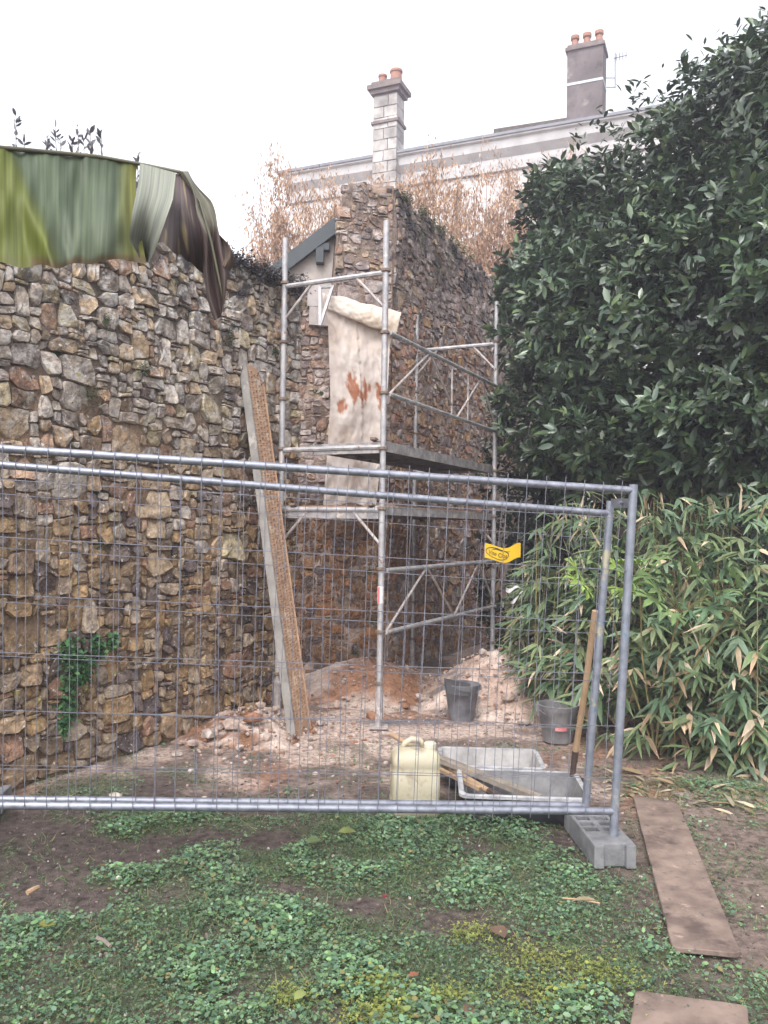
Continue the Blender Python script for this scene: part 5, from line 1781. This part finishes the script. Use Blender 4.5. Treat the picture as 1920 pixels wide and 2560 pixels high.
IV = [(0.05, 0.13, 0.045), (0.065, 0.16, 0.05), (0.04, 0.1, 0.05), (0.08, 0.18, 0.06)]
pts = []
for px, py, ru, rv in ((168, 1625, .09, .1), (185, 1660, .1, .12), (170, 1710, .07, .14), (165, 1750, .06, .13), (200, 1680, .06, .12), (232, 1625, .05, .06), (270, 1598, .035, .05), (155, 1800, .03, .1), (225, 1605, .03, .04)):
    pts.append((*left_uv(px, py), ru, rv))
wall_tuft('ivy', 'patch of bright green ivy hanging on the lower left of the rubble wall', 'ivy', face_left, pts, 150, 0.034, IV, 0.02)
MS = [(0.05, 0.075, 0.03), (0.07, 0.095, 0.035), (0.045, 0.06, 0.03)]
for lab, (px, py, ru, rv) in (('dark green weed tuft growing from the wall above the leaning plank', (562, 850, .05, .1)), ('small moss tuft in the rubble wall below the grey folded banana leaf', (250, 805, .04, .05)),
                              ('dark moss cushion in the rubble wall left of the leaning plank', (345, 925, .06, .06)), ('little moss tuft low in the corner beside the scaffold post', (680, 880, .05, .06)),
                              ('dark moss patch in the rubble wall above the fence rail', (215, 985, .09, .06))):
    wall_tuft('wall_weed', lab, 'weed', face_left, [(*left_uv(px, py), ru, rv)], 160, 0.014, MS, 0.02)
pts = [(u, top_right(u) - 0.02, 0.08, 0.07) for u in (0.15, 0.3, 0.62, 0.75, 1.05, 1.25, 1.4, 1.7, 1.9, 2.1, 2.4)] + [(0.6, 5.2, 0.12, 0.2), (1.2, 5.1, 0.15, 0.2), (1.7, 5.2, 0.2, 0.2)]
wall_tuft('moss', 'moss and small weeds along the top of the tall stone stub', 'moss', face_right, pts, 110, 0.022, [(0.07, 0.085, 0.03), (0.05, 0.065, 0.035), (0.1, 0.11, 0.035)], 0.03)
mb_ = thing('wall_creeper', 'dark dead creeper matted along the right end of the rubble wall top', 'creeper', tuple(face_left(LL - 0.6, 3.9, 0)))
pts = [(LL - 0.05 - 0.09 * k, 3.9 - 0.02 * (k % 3), 0.1, 0.09) for k in range(14)]
wall_tuft('wall_creeper', '', '', face_left, pts, 130, 0.03, [(0.035, 0.028, 0.032), (0.05, 0.04, 0.04), (0.03, 0.03, 0.026)], 0.04, root=mb_)

# ------------------------------------------------------------------ banana leaf hanging in from the left
bn = thing('banana_plant', 'torn green and brown banana leaf hanging down in front of the wall top', 'banana plant', (-2.2, 2.2, 0))
def blade(fn, nu, nv, colf, nm, parent=bn, uvs=1.0, solid=0.0012):
    m_ = grid_sheet(fn, nu, nv, colf)
    me = m_.mesh(nm, M['banana'], 'all')
    uvl = me.uv_layers.new(name='blade')
    k = nv + 1
    for lp in me.loops:
        i, j = divmod(lp.vertex_index, k)
        uvl.data[lp.index].uv = (i / nu * uvs, j / nv)
    o = link(nm, me, parent)
    return o


def tab2(tab, t):
    for (t0, a), (t1, b) in zip(tab[:-1], tab[1:]):
        if t <= t1:
            k = (t - t0) / (t1 - t0)
            return tuple(lerp(x, y, k) for x, y in zip(a, b))
    return tab[-1][1]


TOPL = [(0, (-420, 282)), (0.2, (-260, 330)), (0.43, (0, 371)), (0.62, (120, 381)), (0.82, (240, 393)), (1, (344, 412))]
BOTL = [(0, (-410, 310)), (0.12, (-340, 500)), (0.22, (-250, 620)), (0.43, (0, 660)), (0.6, (110, 668)), (0.76, (195, 662)), (0.88, (262, 652)), (0.95, (320, 650)), (1, (366, 655))]
def main_fn(s, t):
    a, b = tab2(TOPL, s), tab2(BOTL, s)
    Y = lerp(1.9, 2.3, s)
    sag = math.sin(PI * t)
    x = lerp(a[0], b[0], t)
    if s > 0.9: x -= 10 * math.sin(PI * t ** 0.7) * (s - 0.9) / 0.1
    y = lerp(a[1], b[1], t) + (5 * math.sin(40 * s) + 5 * nz(s * 14, 2)) * t
    dz = -0.03 * sag - 0.15 * t ** 1.3 + 0.02 * math.sin(5 * t + 9 * s) * t + 0.018 * fbm(s * 10, t * 1.2, 4, 1.3, 2)
    dz -= 0.09 * math.exp(-((s - (0.45 + 0.2 * t)) / 0.045) ** 2) * t
    return P(x, y, Y + dz)
def main_col(s, t):
    n1 = fbm(s * 9, t * 1.5, 3, 1.0, 3)
    g = np.array((0.06, 0.078, 0.046)); gd = np.array((0.045, 0.06, 0.048)); ye = np.array((0.085, 0.1, 0.02)); pale = np.array((0.13, 0.155, 0.1)); br = np.array((0.07, 0.045, 0.02))
    c = g * (0.6 + 0.5 * (n1 + 0.5)) + gd * 0.3
    k = sstep(0.35, 0.9, t) * 0.55; c = c * (1 - k) + pale * k * 1.0
    k = sstep(0.06, 0.0, s - (0.44 + 0.21 * t)); c = c * (1 - k) + ye * k
    k = sstep(0.9, 0.985, s) * 0.85; c = c * (1 - k) + np.array((0.13, 0.13, 0.025)) * k
    k = sstep(0.9, 0.97, t + 0.05 * n1) * (0.9 if s > 0.55 else 0.25); c = c * (1 - k) + br * k
    return tuple(c)
blade(main_fn, 170, 34, main_col, 'green_blade', uvs=1.6)
def strip2(s, t):
    xl = tab2([(0, (350, 0)), (0.2, (346, 0)), (0.5, (331, 0)), (0.78, (322, 0)), (1, (352, 0))], t)[0]
    xr = tab2([(0, (440, 0)), (0.3, (432, 0)), (0.6, (408, 0)), (0.85, (388, 0)), (1, (372, 0))], t)[0]
    y = lerp(lerp(408, 432, s), 650 + 8 * s, t)
    return P(lerp(xl, xr, s), y, 2.2 - 0.07 * math.sin(PI * t) - 0.03 * math.cos(s * 6) * t)
blade(strip2, 26, 24, lambda s, t: tuple(np.array((0.2, 0.21, 0.18)) * (1 - 0.68 * sstep(0.3, 1, t) * (0.7 + 0.5 * fbm(s * 6, t * 2, 2, 1, 2)))), 'pale_fold', uvs=0.5)
def strip3(s, t):
    xa, xb = lerp(418, 470, s), lerp(372, 522, s)
    x = lerp(xa, xb, t ** 0.8)
    y = lerp(lerp(430, 440, s), lerp(600, 700, s ** 1.5) + 14 * nz(s * 6, 1), t)
    return P(x, y, 2.32 - 0.06 * math.sin(PI * t) + 0.05 * math.sin(6 * s + 2 * t) * t)
blade(strip3, 30, 22, lambda s, t: tuple(np.array((0.075, 0.055, 0.058)) * (0.7 + 0.7 * (fbm(s * 12, t * 1.5, 8, 1, 2) + 0.4)) + np.array((0.14, 0.12, 0.05)) * sstep(0.25, 0.6, fbm(s * 9, t * 2, 5, 1, 2))), 'brown_fold', uvs=0.5)
def strip4(s, t):
    cx_ = tab2([(0, (456, 428)), (0.3, (497, 500)), (0.6, (520, 590)), (0.8, (533, 680)), (1, (548, 792))], t)
    w = tab2([(0, (14, 0)), (0.25, (26, 0)), (0.55, (36, 0)), (0.75, (34, 0)), (0.9, (22, 0)), (1, (8, 0))], t)[0]
    a = (s - 0.5) * 2
    x = cx_[0] + a * w + 5 * math.sin(14 * t + 3 * a)
    return P(x, cx_[1] + 10 * abs(a) * t, 2.30 + 0.055 * a * a - 0.035 * math.cos(4.2 * a + 3 * t))
def col4(s, t):
    p = np.array((0.19, 0.18, 0.145)); b = np.array((0.075, 0.052, 0.05))
    k = sstep(0.42, 0.62, t + 0.1 * fbm(s * 4, t * 4, 3, 1, 2) + 0.25 * (s < 0.4))
    return tuple(p * (1 - k) + b * k)
blade(strip4, 22, 34, col4, 'curled_tip', uvs=0.35)
def strip5(s, t):
    x = lerp(528 + 44 * s, 540 + 34 * s, t) + 12 * math.sin(3 * t)
    y = lerp(565 + 46 * s, 640 + 62 * s * (1 - 0.4 * s), t)
    return P(x, y, 2.34 + 0.04 * math.sin(5 * s + 2 * t))
blade(strip5, 14, 10, lambda s, t: tuple(np.array((0.1, 0.07, 0.055)) * (0.7 + 0.6 * (nz(s * 6, t * 3) + 0.5))), 'dry_shred', uvs=0.3)
m = MB()
m.tube([P(-560, 250, 1.75), P(-260, 328, 1.9), P(0, 369, 2.07), P(240, 391, 2.22), P(344, 409, 2.3), P(450, 430, 2.31), P(500, 505, 2.29), P(527, 600, 2.29), P(548, 700, 2.31), P(560, 760, 2.31)], 0.007, 8, r2=0.003)
m.build('midrib', mat('banana_midrib', (0.06, 0.06, 0.04), (0.11, 0.1, 0.06), 8, 0.5, 0.1), bn, 'all')
m = MB()
e_ = P(-560, 250, 1.75)
m.tube([V(e_.x - 0.5, 2.0, 0), V(e_.x - 0.45, 1.95, 1.2), V(e_.x - 0.25, 1.85, 2.2), e_], 0.11, 12, r2=0.016)
m.build('stem', M['culm'], bn, 'all')

# ------------------------------------------------------------------ ground cover
HERB = np.array([(0.115, 0.21, 0.1), (0.1, 0.175, 0.1), (0.14, 0.235, 0.1), (0.09, 0.16, 0.105), (0.165, 0.235, 0.14)])
YEL = np.array([(0.24, 0.26, 0.06), (0.19, 0.23, 0.065)])
ymoss = [(G(1480, 2440), 0.13), (G(1330, 2490), 0.1), (G(1120, 2500), 0.07), (G(940, 2540), 0.1), (G(1330, 2400), 0.09), (G(1180, 2340), 0.07), (G(730, 2490), 0.06), (G(960, 2480), 0.07)]
def herb(n, tpl, smin, smax, hmax, seed, thin=0.0, tilt=0.4, pw=1.0):
    rg_ = np.random.default_rng(seed)
    pos, col, sz = [], [], []
    while len(pos) < n:
        x, y = rg_.uniform(-2.9, 3.0), 2.2 + 4.2 * rg_.random() ** 1.35
        if abs(x) > 0.55 * y + 0.25: continue
        d = dens(x, y) - thin
        if rg_.random() > d: continue
        cl = min(1, max(0, 0.5 + 0.9 * nz(x, y, 11, 3.6) + 0.3 * nz(x, y, 31, 9.0)))
        h = hmax * (0.15 + 0.85 * min(1, max(0, d))) * (0.25 + 0.75 * cl) * rg_.random() ** 0.7
        pos.append((x, y, gz(x, y) + 0.004 + h))
        c = HERB[rg_.integers(0, 5)] * rg_.uniform(0.7, 1.25) * (0.7 + 0.5 * cl)
        if h < 0.35 * hmax: c = c * 0.9
        q = max(math.exp(-(((x - m_[0].x) / m_[1]) ** 2 + ((y - m_[0].y) / (m_[1] * 0.8)) ** 2)) for m_ in ymoss)
        if rg_.random() < q * 0.85: c = YEL[rg_.integers(0, 2)] * rg_.uniform(0.7, 1.15)
        elif rg_.random() < 0.04: c = np.array((0.2, 0.17, 0.07)) * rg_.uniform(0.6, 1.2)
        col.append(c); sz.append(rg_.uniform(smin, smax) * (0.7 + 0.8 * cl))
    pos, col, sz = np.array(pos), np.array(col), np.array(sz)
    k = len(pos)
    f = norm(np.stack([rg_.normal(size=k), rg_.normal(size=k), rg_.normal(size=k) * tilt * 0.6], 1))
    u = norm(np.stack([rg_.normal(size=k) * tilt, rg_.normal(size=k) * tilt - 0.1, np.ones(k)], 1))
    return scatter(tpl[0], tpl[1], pos, f, u, sz, col)


pa = herb(34000, (CLO_V, CLO_F), 0.005, 0.011, 0.06, 1)
pb = herb(24000, (OVAL_V, OVAL_F), 0.009, 0.022, 0.075, 2)
pd = herb(1800, (OVAL_V, OVAL_F), 0.02, 0.03, 0.05, 3, thin=0.3, tilt=0.7)
pd[2][:] *= 0.85
rg_m = np.random.default_rng(77)
pm_, cm_ = [], []
for (c0_, r0_) in ymoss:
    for _ in range(480):
        x, y = c0_.x + rg_m.normal() * r0_ * 0.85, c0_.y + rg_m.normal() * r0_ * 0.75
        pm_.append((x, y, gz(x, y) + 0.01 + 0.03 * rg_m.random())); cm_.append(YEL[rg_m.integers(0, 2)] * rg_m.uniform(0.6, 1.2))
pm_, cm_ = np.array(pm_), np.array(cm_)
k_ = len(pm_)
pe = scatter(CLO_V, CLO_F, pm_, norm(np.stack([rg_m.normal(size=k_), rg_m.normal(size=k_), rg_m.normal(size=k_) * 0.4], 1)), norm(np.stack([rg_m.normal(size=k_) * 0.4, rg_m.normal(size=k_) * 0.4, np.ones(k_)], 1)), rg_m.uniform(0.004, 0.009, k_), cm_)
npc = merge([pa, pb, pd, pe])
tag(npmesh('ground_cover', *npc, M['herb']), 'low green clover and weeds carpeting the soil', None, None, 'stuff')
# grass blades
rg2 = np.random.default_rng(9)
pos, col = [], []
while len(pos) < 26000:
    x, y = rg2.uniform(-2.9, 3.0), 2.2 + 4.2 * rg2.random() ** 1.3
    if abs(x) > 0.55 * y + 0.25: continue
    if rg2.random() > dens(x, y) * 0.7 + 0.12 + 0.2 * nz(x, y, 20, 2.0): continue
    if 4.9 < y and abs(x) < 1.7 and rg2.random() < 0.85: continue
    pos.append((x, y, gz(x, y)))
    col.append(np.array((0.09, 0.15, 0.05)) * rg2.uniform(0.6, 1.4) if rg2.random() < 0.85 else np.array((0.3, 0.25, 0.13)) * rg2.uniform(0.6, 1.1))
pos, col = np.array(pos), np.array(col)
k = len(pos)
f = norm(np.stack([rg2.normal(size=k) * 0.7, rg2.normal(size=k) * 0.7, np.ones(k) * 0.75], 1))
s_ = rg2.uniform(0.02, 0.055, k)
gv = scatter(BLADE_V, BLADE_F, pos, f, rdir(k), np.stack([s_ * 1.1, s_, s_], 1), col)
tag(npmesh('grass', *gv, M['herb']), 'thin short grass blades among the weeds', None, None, 'stuff')
# crumbs of soil and pebbles in the bare places
cr_ = MB()
rg3 = random.Random(21)
for _ in range(7000):
    y = 2.2 + 3.2 * rg3.random() ** 1.2
    x = rg3.uniform(-0.55 * y - 0.2, 0.55 * y + 0.2)
    r = 0.003 + 0.009 * rg3.random() ** 3
    vs, fs = rock_geo((x, y, gz(x, y) + r * 0.3), r, rg3)
    cr_.add(vs, fs, rg3.choice([(0.07, 0.055, 0.05), (0.09, 0.07, 0.06), (0.05, 0.04, 0.036), (0.16, 0.13, 0.11)] + ([(0.4, 0.36, 0.33)] if rg3.random() < 0.25 else [])))
tag(cr_.build('soil_crumbs', M['chip']), 'crumbs of soil and small pebbles on the bare patches', None, None, 'stuff')

# ------------------------------------------------------------------ small things on the ground
rf = thing('red_flower', 'small fallen dark red flower on the green weeds', 'flower', tuple(G(962, 2246, 0.03)))
c0 = G(962, 2243, 0.035)
pm = None
for k in range(6):
    a = 2 * PI * k / 6
    vs, ts_, _ = scatter(OVAL_V, OVAL_F, np.array([c0[:]]), np.array([(math.cos(a), math.sin(a), 0.55)]), np.array([(0, -0.2, 1.0)]), np.array([0.016]), np.array([W1]))
    MB().add(vs.tolist(), ts_.tolist()).build('petal', M['petal'], rf, 'all')

def dead_leaf(label, px, py, L_, ang, c, w=1.0):
    g_ = G(px, py, 0.035)
    vs, ts_, cs2 = scatter(LEAF_V, LEAF_F, np.array([g_[:]]), np.array([(math.cos(ang), math.sin(ang), 0.12)]), np.array([(0.1, -0.35, 1.0)]), np.array([[L_ * w, L_, L_ * 2]]), np.array([c]))
    m_ = MB(); m_.add(vs.tolist(), ts_.tolist(), c)
    return tag(m_.build('fallen_leaf', M['dry_leaf'], None, 'all'), label, 'leaf', 'leaves fallen on the weeds', 'thing')


dead_leaf('big curled dark brown leaf on the weeds in the lower middle', 1262, 2345, 0.12, 1.9, (0.16, 0.1, 0.075), 1.6)
dead_leaf('yellow green fallen leaf just under the fence left of the jerrycan', 845, 2080, 0.1, 0.2, (0.17, 0.2, 0.07), 1.3)
dead_leaf('pale green crumpled leaf below the yellow green leaf', 765, 2108, 0.1, 0.7, (0.15, 0.19, 0.085), 1.3)
dead_leaf('yellow leaf on the dark soil at the left', 90, 2315, 0.075, 0.3, (0.2, 0.2, 0.06), 1.3)
dead_leaf('brown scrap of leaf at the bottom edge between yellow moss patches', 1165, 2545, 0.09, 1.2, (0.2, 0.13, 0.09), 1.5)
dead_leaf('straw coloured leaf lying flat near the middle of the weeds', 1430, 2252, 0.12, 0.1, (0.27, 0.22, 0.14), 0.5)
dead_leaf('ivory leaf in the yellow weeds at lower centre', 735, 2500, 0.07, 1.0, (0.24, 0.27, 0.1), 1.3)
dead_leaf('small rust brown leaf right of the yellow leaf at lower centre', 1020, 2440, 0.045, 0.4, (0.25, 0.1, 0.06), 1.3)
# litter of bamboo leaves under the thicket
n = 420
x = rng.uniform(1.5, 3.2, n); y = rng.normal(5.35, 0.28, n) + 0.3 * (2.2 - x) * 0.3
pos = np.stack([x, y, np.array([gz(a, b) for a, b in zip(x, y)]) + 0.012], 1)
f = norm(np.stack([rng.normal(size=n), rng.normal(size=n), rng.normal(size=n) * 0.15], 1))
u = norm(np.stack([rng.normal(size=n) * 0.3, rng.normal(size=n) * 0.3, np.ones(n)], 1))
lv = scatter(BAM_V, LEAF_F, pos, f, u, rng.uniform(0.08, 0.2, n), np.array(STR)[rng.integers(0, 3, n)] * rng.uniform(0.45, 1.0, (n, 1)))
tag(npmesh('leaf_litter', *lv, M['dry_leaf']), 'fallen straw coloured bamboo leaves along the edge of the thicket', None, None, 'stuff')
for lab, a, b, r, c in (('pale grey stick lying on the bare soil at lower left', (243, 2345), (276, 2366), 0.009, 'wood_grey'), ('short tan stick on the soil near the left edge', (68, 2232), (96, 2218), 0.012, 'wood'),
                        ('thin straw twig in the middle of the weeds', (1405, 2245), (1500, 2258), 0.004, 'wood')):
    o = MB().tube([G(*a, 0.03), (G(*a, 0.03) + G(*b, 0.03)) / 2 + V(0.004, 0, 0.004), G(*b, 0.03)], r, 7, r2=r * 0.8).build('stick', M[c], None, True)
    tag(o, lab, 'stick', None, 'thing')
for lab, px, py, r in (('small white pebble on bare soil left of the weeds', 296, 2198, 0.014), ('tan stone lying against the lower fence rail at left', 290, 2000, 0.04), ('tiny white pebble just under the fence at left', 300, 2062, 0.01)):
    g_ = G(px, py, 0.01)
    vs, fs = rock_geo((g_.x, g_.y, 0.01 + r * 0.5), r, rg)
    tag(MB().add(vs, fs, (0.5, 0.45, 0.4)).build('pebble', M['chip'], None, 'all'), lab, 'pebble', None, 'thing')

# ------------------------------------------------------------------ haze volume added to imitate veiling lens glare
hm = bpy.data.materials.new('glare_haze')
hm.use_nodes = True
ht = hm.node_tree
for n_ in list(ht.nodes):
    if n_.type == 'BSDF_PRINCIPLED': ht.nodes.remove(n_)
pv = ht.nodes.new('ShaderNodeVolumePrincipled')
pv.inputs['Color'].default_value = (0.9, 0.87, 1.0, 1)
pv.inputs['Density'].default_value = 0.0048
pv.inputs['Anisotropy'].default_value = 0.2
ht.links.new(pv.outputs[0], ht.nodes['Material Output'].inputs['Volume'])
hz = MB().box((4, 14, 8.0), 24, 22, 9.2).build('haze', hm)
hz['kind'] = 'stuff'
hz['label'] = 'thin haze added over the garden to imitate lens glare'
